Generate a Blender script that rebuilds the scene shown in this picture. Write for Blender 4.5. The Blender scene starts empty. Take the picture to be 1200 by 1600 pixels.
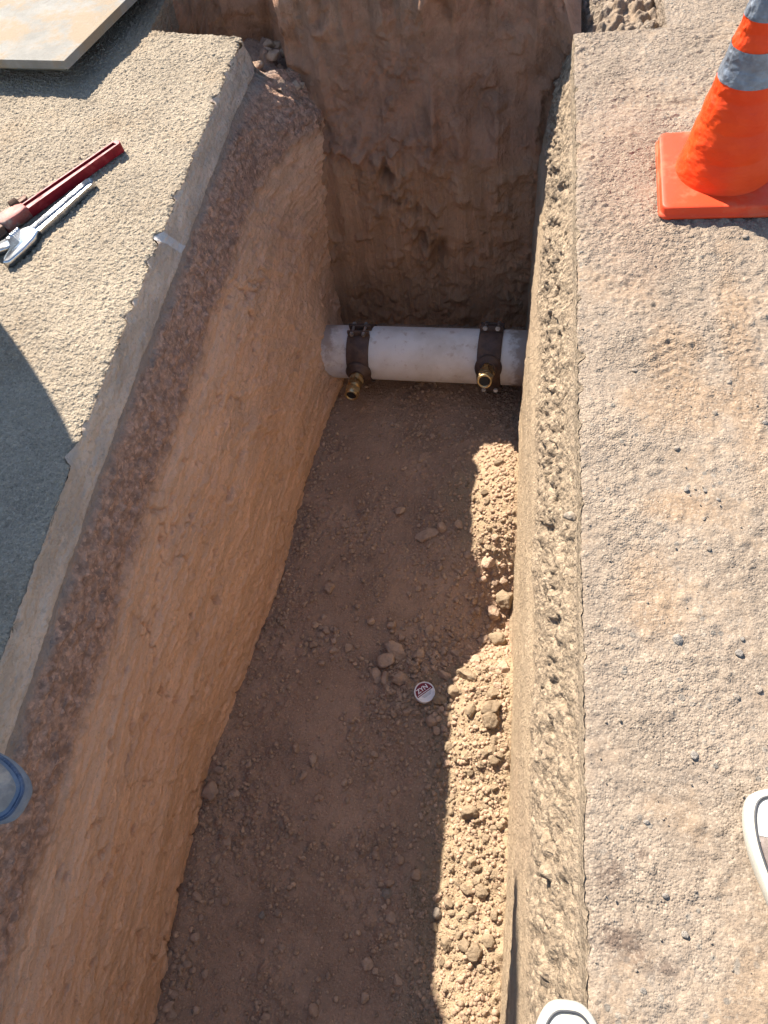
import bpy, bmesh, math, random
import numpy as np
from mathutils import Vector, Matrix, Quaternion
random.seed(7); rng = np.random.default_rng(7)
S = bpy.context.scene; COL = S.collection
R = math.radians

# ------------------------------------------------------------------ camera
cam = bpy.data.cameras.new('camera'); camo = bpy.data.objects.new('camera', cam); COL.objects.link(camo)
cam.sensor_fit = 'VERTICAL'; cam.sensor_height = 32.0; cam.lens = 1121 / 1600 * 32
cam.clip_start = 0.02; cam.clip_end = 900
_r = Vector((0.98108926, 0.11872004, -0.15287061))
_u = Vector((-0.02854128, 0.86990187, 0.49239835))
_b = Vector((0.19143998, -0.47872361, 0.8568398))
M = Matrix.Identity(4)
for i in range(3):
    M[i][0], M[i][1], M[i][2] = _r[i], _u[i], _b[i]
M[2][3] = 1.2
camo.matrix_world = M
S.camera = camo
# ------------------------------------------------------------------ sky, sun, exposure
SX, SY = 0.75, 0.93                       # shadow offset per metre of height (+X, -Y)
world = bpy.data.worlds.new('World'); S.world = world; world.use_nodes = True
wn = world.node_tree.nodes; wl = world.node_tree.links
bg = wn['Background']; sky = wn.new('ShaderNodeTexSky'); sky.sky_type = 'NISHITA'; sky.sun_disc = False
sky.sun_elevation = math.atan2(1, math.hypot(SX, SY)); sky.sun_rotation = math.atan2(-SX, SY)
sky.altitude = 400; sky.air_density = 1.0; sky.dust_density = 0.4
wl.new(sky.outputs[0], bg.inputs[0]); bg.inputs[1].default_value = 0.10
sl = bpy.data.lights.new('sun', 'SUN'); sl.energy = 5.0; sl.angle = R(0.53); sl.color = (1.0, 0.93, 0.82)
so = bpy.data.objects.new('sun', sl); COL.objects.link(so)
so.rotation_euler = Vector((SX, -SY, -1)).to_track_quat('-Z', 'Y').to_euler(); so.location = (-4, 5, 6)
S.view_settings.view_transform = 'Standard'; S.view_settings.look = 'None'
S.view_settings.gamma = 1; S.view_settings.use_curve_mapping = False
S.view_settings.exposure = 1.48
S.cycles.use_adaptive_sampling = True; S.cycles.adaptive_threshold = 0.02; S.cycles.max_bounces = 5; S.cycles.diffuse_bounces = 4; S.cycles.glossy_bounces = 3; S.cycles.caustics_reflective = False; S.cycles.caustics_refractive = False

# ------------------------------------------------------------------ numpy noise
def _h(ix, iy, s):
    n = (ix.astype(np.int64) * 374761393 + iy.astype(np.int64) * 668265263 + s * 974634777) & 0xFFFFFFFF
    n = ((n ^ (n >> 13)) * 1274126177) & 0xFFFFFFFF
    n = ((n ^ (n >> 16)) * 2246822519) & 0xFFFFFFFF
    return ((n ^ (n >> 15)) & 0xFFFFFF) / float(0x1000000)
def perlin(x, y, s=0):
    x, y = np.broadcast_arrays(np.asarray(x, float), np.asarray(y, float))
    ix = np.floor(x); iy = np.floor(y); fx = x - ix; fy = y - iy
    ux = fx**3 * (fx * (fx * 6 - 15) + 10); uy = fy**3 * (fy * (fy * 6 - 15) + 10)
    def g(a, b):
        an = _h(ix + a, iy + b, s) * 2 * np.pi
        return np.cos(an) * (fx - a) + np.sin(an) * (fy - b)
    return 1.5 * ((g(0, 0) * (1 - ux) + g(1, 0) * ux) * (1 - uy) + (g(0, 1) * (1 - ux) + g(1, 1) * ux) * uy)
def fbm(x, y, o=4, s=0, gain=0.5):
    a = 1.0; t = 0; n = 0
    for i in range(o):
        t = t + a * perlin(x * 2**i + 17.3 * i, y * 2**i - 9.1 * i, s + i); n += a; a *= gain
    return t / n
def worley(x, y, s=0):
    x, y = np.broadcast_arrays(np.asarray(x, float), np.asarray(y, float))
    ix = np.floor(x); iy = np.floor(y)
    d1 = np.full(x.shape, 9.0); d2 = d1.copy(); cid = np.zeros(x.shape)
    for a in (-1, 0, 1):
        for b in (-1, 0, 1):
            cx = ix + a; cy = iy + b
            px = cx + _h(cx, cy, s); py = cy + _h(cx, cy, s + 5)
            d = np.hypot(px - x, py - y)
            nd2 = np.minimum(d2, np.maximum(d, d1)); m = d < d1
            cid = np.where(m, _h(cx, cy, s + 11), cid); d1 = np.minimum(d1, d); d2 = nd2
    return d1, d2, cid
def ss(a, b, x):
    t = np.clip((np.asarray(x, float) - a) / (b - a), 0, 1); return t * t * (3 - 2 * t)
def stones(x, y, cell, s, keep=1.0):
    """rounded lumps of one size: 0 between, 1 on top; only a share `keep` of the cells carries one"""
    d1, d2, c = worley(x / cell, y / cell, s)
    return np.where(c < keep, np.clip(1 - (d1 / 0.62)**2, 0, 1), 0) * (0.5 + 0.5 * c / max(keep, 1e-6))

# ------------------------------------------------------------------ mesh helpers
def tag(o, label=None, cat=None, group=None, kind=None):
    if label: o['label'] = label
    if cat: o['category'] = cat
    if group: o['group'] = group
    if kind: o['kind'] = kind
    return o
def mesh_np(name, V, F, smooth=True):
    V = np.asarray(V, np.float32); F = np.asarray(F, np.int32); k = F.shape[1]
    me = bpy.data.meshes.new(name)
    me.vertices.add(len(V)); me.vertices.foreach_set('co', V.ravel())
    me.loops.add(F.size); me.loops.foreach_set('vertex_index', F.ravel())
    me.polygons.add(len(F)); me.polygons.foreach_set('loop_start', np.arange(0, F.size, k, dtype=np.int32))
    if smooth: me.polygons.foreach_set('use_smooth', np.ones(len(F), bool))
    me.update(calc_edges=True); me.validate()
    return me
def grid_faces(n, m, off=0, flip=False):
    i = np.arange(n - 1)[:, None] * m + np.arange(m - 1)[None, :]
    q = np.stack([i, i + 1, i + m + 1, i + m], -1).reshape(-1, 4) + off
    return q[:, ::-1] if flip else q
def link(name, me, mat=None, parent=None):
    o = bpy.data.objects.new(name, me); COL.objects.link(o)
    if mat is not None: me.materials.append(mat)
    if parent is not None: o.parent = parent
    return o
def grids(name, parts, mat, kind='structure', parent=None):
    V = []; F = []; off = 0
    for P, flip in parts:
        n, m = P.shape[:2]; V.append(P.reshape(-1, 3)); F.append(grid_faces(n, m, off, flip)); off += n * m
    o = link(name, mesh_np(name, np.concatenate(V), np.concatenate(F)), mat, parent)
    if kind: o['kind'] = kind
    return o
def axis(*segs):
    """spacing list: (start, end, step) pieces joined"""
    a = []
    for s, e, st in segs:
        n = max(1, int(round((e - s) / st))); a += list(np.linspace(s, e, n, endpoint=False))
    return np.array(a + [segs[-1][1]])
def empty(name, loc=(0, 0, 0), rz=0):
    o = bpy.data.objects.new(name, None); COL.objects.link(o); o.location = loc; o.rotation_euler = (0, 0, rz)
    o.empty_display_size = 0.05
    return o
def bm_obj(name, bm, mat, parent=None, smooth=False, mats=None):
    me = bpy.data.meshes.new(name); bm.normal_update(); bm.to_mesh(me); bm.free()
    for p in me.polygons: p.use_smooth = smooth
    o = link(name, me, mat, parent)
    return o
def bm_box(bm, c, d, rot=None, bevel=0.0, seg=2):
    r = bmesh.ops.create_cube(bm, size=1.0); vs = r['verts']
    m = Matrix.Translation(c) @ (rot.to_4x4() if rot is not None else Matrix.Identity(4)) @ Matrix.Diagonal((*d, 1))
    bmesh.ops.transform(bm, matrix=m, verts=vs)
    if bevel:
        es = list({e for v in vs for e in v.link_edges})
        bmesh.ops.bevel(bm, geom=es, offset=bevel, segments=seg, profile=0.5, affect='EDGES')
def frame(d):
    d = Vector(d).normalized(); a = Vector((0, 0, 1)) if abs(d.z) < 0.9 else Vector((1, 0, 0))
    x = a.cross(d).normalized(); y = d.cross(x)
    return x, y, d
def bm_lathe(bm, prof, origin=(0, 0, 0), d=(0, 0, 1), n=32, capA=True, capB=True, twist=0.0):
    """prof: list of (radius, along)"""
    x, y, z = frame(d); o = Vector(origin); rings = []
    for r, t in prof:
        rings.append([bm.verts.new(o + z * t + (x * math.cos(2 * math.pi * k / n + twist) + y * math.sin(2 * math.pi * k / n + twist)) * r) for k in range(n)])
    for A, B in zip(rings, rings[1:]):
        for k in range(n):
            bm.faces.new((A[k], A[(k + 1) % n], B[(k + 1) % n], B[k]))
    if capA: bm.faces.new(rings[0][::-1])
    if capB: bm.faces.new(rings[-1])
def bm_tube(bm, pts, r, n=10, closed=False, cap=True):
    pts = [Vector(p) for p in pts]; N = len(pts); rings = []
    up = Vector((0, 0, 1))
    for i, p in enumerate(pts):
        a = pts[(i - 1) % N] if closed or i > 0 else p; b = pts[(i + 1) % N] if closed or i < N - 1 else p
        t = (b - a).normalized(); x = up.cross(t)
        if x.length < 1e-3: x = Vector((1, 0, 0)).cross(t)
        x.normalize(); y = t.cross(x)
        rr = r[i] if hasattr(r, '__len__') else r
        rings.append([bm.verts.new(p + (x * math.cos(2 * math.pi * k / n) + y * math.sin(2 * math.pi * k / n)) * rr) for k in range(n)])
    for i in range(N if closed else N - 1):
        A = rings[i]; B = rings[(i + 1) % N]
        for k in range(n): bm.faces.new((A[k], A[(k + 1) % n], B[(k + 1) % n], B[k]))
    if cap and not closed: bm.faces.new(rings[0][::-1]); bm.faces.new(rings[-1])
def bm_prism(bm, pts2, z0, z1, bevel=0.0):
    """outline in xy, extruded z0..z1"""
    lo = [bm.verts.new((x, y, z0)) for x, y in pts2]; hi = [bm.verts.new((x, y, z1)) for x, y in pts2]
    n = len(pts2); fs = [bm.faces.new(lo[::-1]), bm.faces.new(hi)]
    for k in range(n): fs.append(bm.faces.new((lo[k], lo[(k + 1) % n], hi[(k + 1) % n], hi[k])))
    if bevel:
        bmesh.ops.bevel(bm, geom=list(fs[1].edges), offset=bevel, segments=2, profile=0.5, affect='EDGES')

# ------------------------------------------------------------------ material helper
class NT:
    def __init__(s, name, rough=0.9, metal=0.0, spec=0.2):
        s.m = bpy.data.materials.new(name); s.m.use_nodes = True; s.t = s.m.node_tree; s.n = s.t.nodes; s.l = s.t.links
        s.b = s.n['Principled BSDF']; s.b.inputs['Roughness'].default_value = rough; s.b.inputs['Metallic'].default_value = metal
        s.b.inputs['Specular IOR Level'].default_value = spec
        g = s.n.new('ShaderNodeNewGeometry'); s.P = g.outputs['Position']
        tc = s.n.new('ShaderNodeTexCoord'); s.O = tc.outputs['Object']
        s.sep = None
    def put(s, sock, v):
        if isinstance(v, (int, float)): sock.default_value = v
        elif isinstance(v, (tuple, list)):
            sock.default_value = tuple(v) + ((1,) if len(v) == 3 and sock.type == 'RGBA' else ())
        else: s.l.new(v, sock)
    def xyz(s):
        if s.sep is None:
            s.sep = s.n.new('ShaderNodeSeparateXYZ'); s.l.new(s.P, s.sep.inputs[0])
        return s.sep.outputs
    def scale(s, v, sc):
        n = s.n.new('ShaderNodeVectorMath'); n.operation = 'MULTIPLY'; s.put(n.inputs[0], v); n.inputs[1].default_value = sc; return n.outputs[0]
    def noise(s, sc, det=4, rough=0.55, vec=None, dist=0.0):
        n = s.n.new('ShaderNodeTexNoise'); n.inputs['Scale'].default_value = sc; n.inputs['Detail'].default_value = det
        n.inputs['Roughness'].default_value = rough; n.inputs['Distortion'].default_value = dist
        s.put(n.inputs['Vector'], s.P if vec is None else vec); return n.outputs['Fac']
    def vor(s, sc, vec=None, out='Distance', rnd=1.0):
        n = s.n.new('ShaderNodeTexVoronoi'); n.inputs['Scale'].default_value = sc; n.inputs['Randomness'].default_value = rnd
        s.put(n.inputs['Vector'], s.P if vec is None else vec); return n.outputs[out]
    def math(s, op, a, b=0.0, c=None, clamp=False):
        n = s.n.new('ShaderNodeMath'); n.operation = op; n.use_clamp = clamp; s.put(n.inputs[0], a); s.put(n.inputs[1], b)
        if c is not None: s.put(n.inputs[2], c)
        return n.outputs[0]
    def rng(s, v, a, b, c=0.0, d=1.0, smooth=True):
        n = s.n.new('ShaderNodeMapRange'); n.interpolation_type = 'SMOOTHSTEP' if smooth else 'LINEAR'
        s.put(n.inputs[0], v)
        for i, q in enumerate((a, b, c, d)): n.inputs[i + 1].default_value = q
        return n.outputs[0]
    def mix(s, f, a, b, blend='MIX'):
        n = s.n.new('ShaderNodeMix'); n.data_type = 'RGBA'; n.blend_type = blend
        s.put(n.inputs[0], f); s.put(n.inputs[6], a); s.put(n.inputs[7], b); return n.outputs[2]
    def spot(s, x, y, rx, ry, soft=0.35, wob=0.25, sc=9.0):
        """irregular patch in plan: 1 inside"""
        X = s.xyz(); dx = s.math('DIVIDE', s.math('SUBTRACT', X[0], x), rx); dy = s.math('DIVIDE', s.math('SUBTRACT', X[1], y), ry)
        d = s.math('SQRT', s.math('ADD', s.math('MULTIPLY', dx, dx), s.math('MULTIPLY', dy, dy)))
        d = s.math('ADD', d, s.math('MULTIPLY', s.math('SUBTRACT', s.noise(sc, 5, 0.65), 0.5), wob * 6))
        return s.rng(d, 1 + soft, 1 - soft)
    def bump(s, h, dist, strength=1.0, prev=None):
        n = s.n.new('ShaderNodeBump'); n.inputs['Distance'].default_value = dist; n.inputs['Strength'].default_value = strength
        s.put(n.inputs['Height'], h)
        if prev is not None: s.l.new(prev, n.inputs['Normal'])
        return n.outputs[0]
    def out(s, col=None, normal=None, rough=None):
        if col is not None: s.put(s.b.inputs['Base Color'], col)
        if normal is not None: s.l.new(normal, s.b.inputs['Normal'])
        if rough is not None: s.put(s.b.inputs['Roughness'], rough)
        return s.m

def tint(n, c, amt=0.25, sc=8, det=5):
    """colour with slow light/dark variation"""
    f = n.noise(sc, det, 0.6)
    lo = tuple(k * (1 - amt) for k in c); hi = tuple(min(1, k * (1 + amt)) for k in c)
    return n.mix(n.rng(f, 0.3, 0.7), lo, hi)

def grain(n, *scales):
    """crisp little stones: every cell its own height, falling off from its middle"""
    tot = None
    for sc, a in scales:
        v = n.n.new('ShaderNodeTexVoronoi'); v.inputs['Scale'].default_value = sc; n.put(v.inputs['Vector'], n.P)
        sp = n.n.new('ShaderNodeSeparateColor'); n.l.new(v.outputs['Color'], sp.inputs[0])
        h = n.math('MULTIPLY', n.math('MULTIPLY_ADD', v.outputs['Distance'], -1.0, 1.0), n.math('MULTIPLY_ADD', sp.outputs[0], a, a * 0.15))
        tot = h if tot is None else n.math('ADD', tot, h)
    return tot, sp.outputs[1]
def mat_pave_left():
    n = NT('dusty_asphalt_pale', 0.95)
    base = tint(n, (0.312, 0.250, 0.180), 0.12, 5, 3)
    tan = n.rng(n.noise(3.2, 4, 0.6), 0.5, 0.68)
    base = n.mix(n.math('MULTIPLY', tan, 0.5), base, (0.288, 0.208, 0.132))
    g, rnd = grain(n, (120, 1.0), (270, 0.7))
    c = n.mix(n.math('MULTIPLY', n.rng(rnd, 0.72, 0.95), 0.35), base, (0.15, 0.12, 0.095))
    c = n.mix(n.math('MULTIPLY', n.rng(rnd, 0.28, 0.05), 0.5), c, (0.40, 0.34, 0.262))
    h = n.math('ADD', g, n.math('MULTIPLY', n.noise(75, 4, 0.7), 0.7))
    return n.out(c, n.bump(h, 0.0062, 0.85))
def mat_pave_right():
    n = NT('dusty_asphalt_pink', 0.95); X = n.xyz()
    base = tint(n, (0.255, 0.197, 0.146), 0.14, 6, 3)
    base = n.mix(n.math('MULTIPLY', n.rng(n.noise(4.5, 5, 0.65), 0.5, 0.64), 0.6), base, (0.278, 0.194, 0.126))   # drifted dust
    grey = n.math('MULTIPLY', n.rng(n.noise(7, 5, 0.7), 0.5, 0.66), n.rng(n.noise(60, 4, 0.7), 0.42, 0.62))
    base = n.mix(n.math('MULTIPLY', grey, 0.6), base, (0.185, 0.155, 0.128))
    cell = n.vor(70, out='Distance'); cr = n.vor(70, out='Color')
    sp = n.n.new('ShaderNodeSeparateColor'); n.l.new(cr, sp.inputs[0])
    chip = n.math('MULTIPLY', n.rng(n.math('ADD', cell, n.math('MULTIPLY', n.noise(140, 2), 0.25)), 0.50, 0.38), n.rng(sp.outputs[0], 0.62, 0.70))
    chip = n.math('MULTIPLY', chip, n.rng(n.noise(6, 3), 0.42, 0.58))
    base = n.mix(n.math('MULTIPLY', chip, 0.85), base, n.mix(sp.outputs[1], (0.11, 0.105, 0.095), (0.29, 0.245, 0.195)))
    for x, y, rx, ry, a in ((0.140, 0.080, 0.016, 0.022, 0.55), (0.148, -0.002, 0.030, 0.020, 0.7), (0.205, -0.030, 0.022, 0.009, 0.6), (0.182, 0.112, 0.010, 0.008, 0.6), (0.38, 1.93, 0.035, 0.012, 0.5)):
        base = n.mix(n.math('MULTIPLY', n.spot(x, y, rx, ry, 0.7, 0.55, 45), a), base, (0.085, 0.055, 0.042))
    for x, y, rx, ry in ((0.30, 1.06, 0.05, 0.10), (0.27, 0.70, 0.06, 0.03), (0.30, 0.93, 0.10, 0.06), (0.22, 0.52, 0.05, 0.08), (0.42, 1.05, 0.03, 0.3)):
        base = n.mix(n.math('MULTIPLY', n.spot(x, y, rx, ry, 0.45, 0.25, 14), 0.6), base, (0.265, 0.176, 0.108))
    cone_dust = n.spot(0.24, 1.62, 0.10, 0.35, 0.6, 0.2, 10)
    base = n.mix(n.math('MULTIPLY', cone_dust, 0.25), base, (0.235, 0.125, 0.078))
    g, rnd = grain(n, (120, 1.0), (290, 0.8))
    g = n.math('MULTIPLY_ADD', chip, 0.35, g)
    soft = n.rng(n.noise(4.5, 4, 0.65), 0.62, 0.38)           # dust lies smooth in drifts, stones show between
    c = n.mix(n.math('MULTIPLY', n.rng(rnd, 0.74, 0.95), 0.4), base, (0.12, 0.092, 0.072))
    c = n.mix(n.math('MULTIPLY', n.rng(rnd, 0.26, 0.05), 0.45), c, (0.385, 0.31, 0.235))
    h = n.math('ADD', n.math('MULTIPLY', g, n.math('MULTIPLY', n.math('MULTIPLY_ADD', soft, 0.85, 0.15), n.rng(X[1], 0.2, 1.4, 0.55, 1.0))), n.math('MULTIPLY', n.noise(70, 4, 0.7), 0.7))
    return n.out(c, n.bump(h, 0.0062, 0.85))
def mat_wall(name, side):
    """saw-cut asphalt, grey seam, road base, clay: bands by depth with wavering borders"""
    n = NT(name, 0.95); X = n.xyz()
    zz = n.math('ADD', X[2], n.math('MULTIPLY', n.math('SUBTRACT', n.noise(7, 5, 0.72), 0.5), 0.13))
    zf = n.math('ADD', X[2], n.math('MULTIPLY', n.math('SUBTRACT', n.noise(5, 3), 0.5), 0.03))
    streak = n.noise(1.0, 4, 0.62, dist=0.6, vec=n.scale(n.P, (7, 2.2, 12) if side != 'back' else (14, 1.5, 1.6)))
    streak2 = n.noise(1.0, 4, 0.65, dist=0.8, vec=n.scale(n.P, (20, 9, 60) if side != 'back' else (50, 5, 5)))
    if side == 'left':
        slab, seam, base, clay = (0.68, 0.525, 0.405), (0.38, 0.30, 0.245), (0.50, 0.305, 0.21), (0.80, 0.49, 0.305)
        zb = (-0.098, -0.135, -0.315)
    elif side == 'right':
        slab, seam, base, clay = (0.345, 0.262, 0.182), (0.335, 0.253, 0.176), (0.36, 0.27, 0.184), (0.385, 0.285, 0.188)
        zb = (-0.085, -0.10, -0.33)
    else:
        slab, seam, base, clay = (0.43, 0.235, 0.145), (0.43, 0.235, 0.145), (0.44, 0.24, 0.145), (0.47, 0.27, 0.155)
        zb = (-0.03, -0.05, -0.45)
    dk = lambda c, k: tuple(v * k for v in c)
    clay_c = n.mix(n.rng(streak, 0.3, 0.7), dk(clay, 0.88), dk(clay, 1.12))
    clay_c = n.mix(n.math('MULTIPLY', n.rng(streak2, 0.50, 0.66), 0.6), clay_c, dk(clay, 1.3))
    clay_c = n.mix(n.math('MULTIPLY', n.rng(n.noise(2.2, 4, 0.6), 0.5, 0.7), 0.35), clay_c, (clay[0] * 0.92, clay[1] * 0.86, clay[2] * 0.88))
    clay_c = n.mix(n.math('MULTIPLY', n.rng(n.noise(70, 4, 0.7), 0.60, 0.74), 0.5), clay_c, dk(clay, 0.6))
    bl, bh, bs = (0.80, 1.15, 1.3) if side == 'back' else (0.66, 1.25, 1.7)
    clay_c = n.mix(n.math('MULTIPLY', n.rng(n.noise(170, 3, 0.75), 0.56, 0.70), 0.55), clay_c, dk(clay, 0.62))
    clay_c = n.mix(n.math('MULTIPLY', n.rng(n.noise(1.0, 4, 0.7, n.scale(n.P, (60, 40, 170)), 0.6), 0.56, 0.68), 0.5), clay_c, dk(clay, 1.25))
    base_c = n.mix(n.rng(n.noise(45 if side != 'back' else 9, 4, 0.7), 0.35, 0.68), dk(base, bl), dk(base, bh))
    g, rnd = grain(n, (48, 1.0), (120, 0.6))
    base_c = n.mix(n.math('MULTIPLY', n.rng(rnd, 0.8, 0.95), 0.5 if side != 'back' else 0.2), base_c, dk(base, bs))
    slab_c = n.mix(n.rng(n.noise(1.0, 5, 0.6, n.scale(n.P, (20, 3.5, 9))), 0.35, 0.68), dk(slab, 0.78), dk(slab, 1.18))
    slab_c = n.mix(n.math('MULTIPLY', n.rng(n.noise(55, 4, 0.7), 0.52, 0.66), 0.5), slab_c, dk(slab, 0.62))
    slab_c = n.mix(n.math('MULTIPLY', n.rng(n.noise(26, 4, 0.7), 0.56, 0.70), 0.45), slab_c, dk(slab, 1.3))
    seam_c = n.mix(n.noise(40, 4), dk(seam, 0.8), dk(seam, 1.2))
    if side == 'left':     # pale slanting dab on the saw-cut face
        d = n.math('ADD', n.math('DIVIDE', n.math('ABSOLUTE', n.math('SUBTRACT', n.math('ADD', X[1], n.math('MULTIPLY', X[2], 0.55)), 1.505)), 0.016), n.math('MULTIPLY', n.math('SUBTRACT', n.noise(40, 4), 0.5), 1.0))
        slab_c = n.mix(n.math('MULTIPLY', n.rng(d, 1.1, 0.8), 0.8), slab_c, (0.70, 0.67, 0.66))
    c = n.mix(n.rng(zf, zb[0] - 0.006, zb[0] + 0.006), seam_c, slab_c)
    c = n.mix(n.rng(n.math('MULTIPLY_ADD', n.math('SUBTRACT', zz, X[2]), 0.6, X[2]), zb[1] - 0.012, zb[1] + 0.012), base_c, c)
    c = n.mix(n.rng(zz, zb[2] - 0.045, zb[2] + 0.04), clay_c, c)
    h = n.math('ADD', n.noise(95, 5, 0.74), n.math('MULTIPLY', streak2, 0.7))
    h = n.math('MULTIPLY_ADD', n.math('MULTIPLY', g, n.rng(zz, zb[2] - 0.02, zb[2] + 0.025)), 0.9 if side != 'back' else 0.15, h)
    return n.out(c, n.bump(h, 0.013, 0.95))
def mat_dirt(name, col, fine=150, lit=None):
    n = NT(name, 0.95)
    if lit:
        hz = n.math('ADD', n.xyz()[2], n.math('MULTIPLY', n.math('SUBTRACT', n.noise(7, 4, 0.65), 0.5), 0.09))
        c = n.mix(n.rng(hz, -1.125, -1.06), tint(n, col, 0.16, 5, 4), lit); dark = tuple(k * 0.7 for k in col)  # heap blends by height to a sunlit tone, light put into the colour
    else: c = tint(n, col, 0.16, 5, 4)
    c = n.mix(n.math('MULTIPLY', n.rng(n.noise(14, 5, 0.65), 0.5, 0.68), 0.35), c, tuple(k * 0.75 for k in col))
    g, rnd = grain(n, (110, 0.8), (260, 0.6))
    c = n.mix(n.math('MULTIPLY', n.rng(rnd, 0.75, 0.95), 0.4), c, tuple(k * 1.55 for k in col))
    h = n.math('MULTIPLY_ADD', g, n.rng(n.noise(6, 4, 0.65), 0.35, 0.6, 0.2, 1.0), n.math('MULTIPLY', n.noise(fine, 4, 0.75), 0.7))
    return n.out(c, n.bump(h, 0.0085, 0.85))
def mat_rock(name, col, var=0.2, mottle=0.0):
    n = NT(name, 0.95)
    oi = n.n.new('ShaderNodeObjectInfo')
    c = n.mix(n.rng(n.noise(30, 5, 0.65), 0.3, 0.7), tuple(k * 0.8 for k in col), tuple(k * 1.15 for k in col))
    c = n.mix(n.math('MULTIPLY', oi.outputs['Random'], var * 2), c, tuple(k * 0.66 for k in col))
    sp = n.n.new('ShaderNodeSeparateColor'); n.l.new(n.vor(70, out='Color'), sp.inputs[0])
    c = n.mix(n.math('MULTIPLY', sp.outputs[0], mottle), c, n.mix(sp.outputs[1], tuple(k * 0.55 for k in col), tuple(min(0.8, k * 1.5) for k in col)))
    return n.out(c, n.bump(n.noise(160, 5, 0.75), 0.008, 0.9))
def mat_plain(name, col, rough=0.5, metal=0.0, spec=0.5, var=0.12, sc=40, bump=0.0, dirt=None, dirt_amt=0.5, dsc=18):
    n = NT(name, rough, metal, spec)
    c = n.mix(n.rng(n.noise(sc, 4, 0.6, n.O), 0.3, 0.7), tuple(k * (1 - var) for k in col), tuple(min(1, k * (1 + var)) for k in col))
    if dirt:
        f = n.math('MULTIPLY', n.rng(n.noise(dsc, 6, 0.7, n.O), 0.48, 0.66), dirt_amt); c = n.mix(f, c, dirt)
        n.out(rough=n.math('MULTIPLY_ADD', f, 0.4, rough, clamp=True))
    return n.out(c, n.bump(n.noise(sc * 3, 5, 0.65, n.O), 0.003, bump) if bump else None)

MT = dict(
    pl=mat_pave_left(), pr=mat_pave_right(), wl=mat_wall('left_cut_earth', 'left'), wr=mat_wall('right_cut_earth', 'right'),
    wb=mat_wall('back_cut_earth', 'back'), floor=mat_dirt('trench_floor_dirt', (0.385, 0.25, 0.165), lit=(0.35, 0.25, 0.155)),
    notch=mat_dirt('road_base_dirt', (0.38, 0.26, 0.19)), clod=mat_rock('clod_earth', (0.52, 0.36, 0.25)), lit_clod=mat_rock('lit_clod_earth', (0.35, 0.255, 0.165)),  # second clod earth is a sunlit copy, the light put into its colour
    grav=mat_rock('gravel_earth', (0.49, 0.335, 0.225), 0.2, 0.8), stone=mat_rock('grey_stone', (0.33, 0.285, 0.24)), palestone=mat_rock('pale_stone', (0.36, 0.29, 0.225)),
    ground=mat_pave_left())

# ------------------------------------------------------------------ shared shape functions
LYP = [-1.8, 0.31, 0.84, 1.49, 2.47, 3.4]; LXP = [-0.972, -0.969, -0.985, -0.980, -0.968, -0.965]
def lipL(y): return np.interp(y, LYP, LXP) + 0.003 * fbm(np.asarray(y) * 6, 0.3, 3, 3)
def chipL(y): return 0.040 * np.maximum(0, perlin(np.asarray(y) * 21, 0.7, 4) - 0.25) + 0.004 * np.abs(fbm(np.asarray(y) * 60, 1.7, 2, 9))
def lipR(y): return 0.1015 + 0.006 * fbm(np.asarray(y) * 4, 5.3, 4, 13)
def chipR(y): return 0.028 * np.maximum(0, perlin(np.asarray(y) * 24, 3.7, 14) - 0.3) + 0.006 * np.abs(fbm(np.asarray(y) * 50, 2.7, 2, 19))
FLY = [-1.8, -0.36, 0.33, 1.03, 1.67, 1.99, 2.35, 2.9]; FLX = [-0.975, -0.975, -0.985, -0.880, -0.832, -0.818, -0.842, -0.86]
def footL(y): return np.interp(y, FLY, FLX)
FRY = [-1.8, -0.18, 0.15, 1.07, 1.62, 1.93, 2.6]; FRX = [-0.030, -0.030, -0.024, -0.028, -0.033, -0.016, -0.01]
def footR(y): return np.interp(y, FRY, FRX)
def yback(x, z):
    t = np.clip((z + 1.15) / 1.15, -0.2, 1.3); tn = t + 0.10 * fbm(x * 3.5, 0.6, 3, 117)
    return 2.275 + 0.05 * np.clip(-x - 0.4, -1, 1) + 0.28 * ss(-0.78, -1.0, x + 0.05 * fbm(z * 7, x * 3, 3, 118)) * ss(-0.6, -0.3, z) + 0.22 * t + 0.07 * ss(0.55, 0.76, tn) * (0.5 + fbm(x * 5, 1.6, 2, 116))
def floor_z(x, y, fine=True):
    x = np.asarray(x, float); y = np.asarray(y, float)
    d = np.clip(footR(y) - x, -0.05, 2)
    wobble = 0.05 * fbm(y * 3, 3.1, 3, 33)
    A = ss(0.90, 0.62, y + wobble + 0.25 * d) * (0.165 + 0.05 * fbm(x * 4, y * 4, 3, 34)) * np.exp(-(d / 0.255)**2)
    Bm = np.exp(-np.abs((y - 1.33 - wobble) / 0.27)**2.6) * 0.155 * np.exp(-(d / 0.25)**2)
    dip = -0.05 * np.exp(-((y - 0.92) / 0.12)**2) * np.exp(-(d / 0.16)**2)
    z = -1.155 + A + Bm + dip + 0.016 * fbm(x * 2.6, y * 2.6, 3, 40) + 0.03 * np.exp(-((x + 0.97) / 0.06)**2) * ss(0.9, 0.2, y)
    z = z + 0.035 * np.exp(-((x + 0.33) / 0.13)**2 - ((y - 0.62) / 0.16)**2)
    if fine:
        loose = np.clip(0.35 + 1.1 * fbm(x * 4, y * 3, 3, 44) + 0.7 * np.exp(-(d / 0.2)**2), 0, 1.3)
        z = z + loose * np.where(d < 0.3, np.where(y > 1.02, 0.45, 0.7), 1.0) * (0.006 * fbm(x * 40, y * 40, 3, 45, 0.6) + 0.011 * stones(x, y, 0.019, 46, 0.55) + 0.020 * stones(x, y, 0.042, 48, 0.16))
        z = z + 0.003 * fbm(x * 22, y * 22, 3, 47)
    return z
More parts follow.
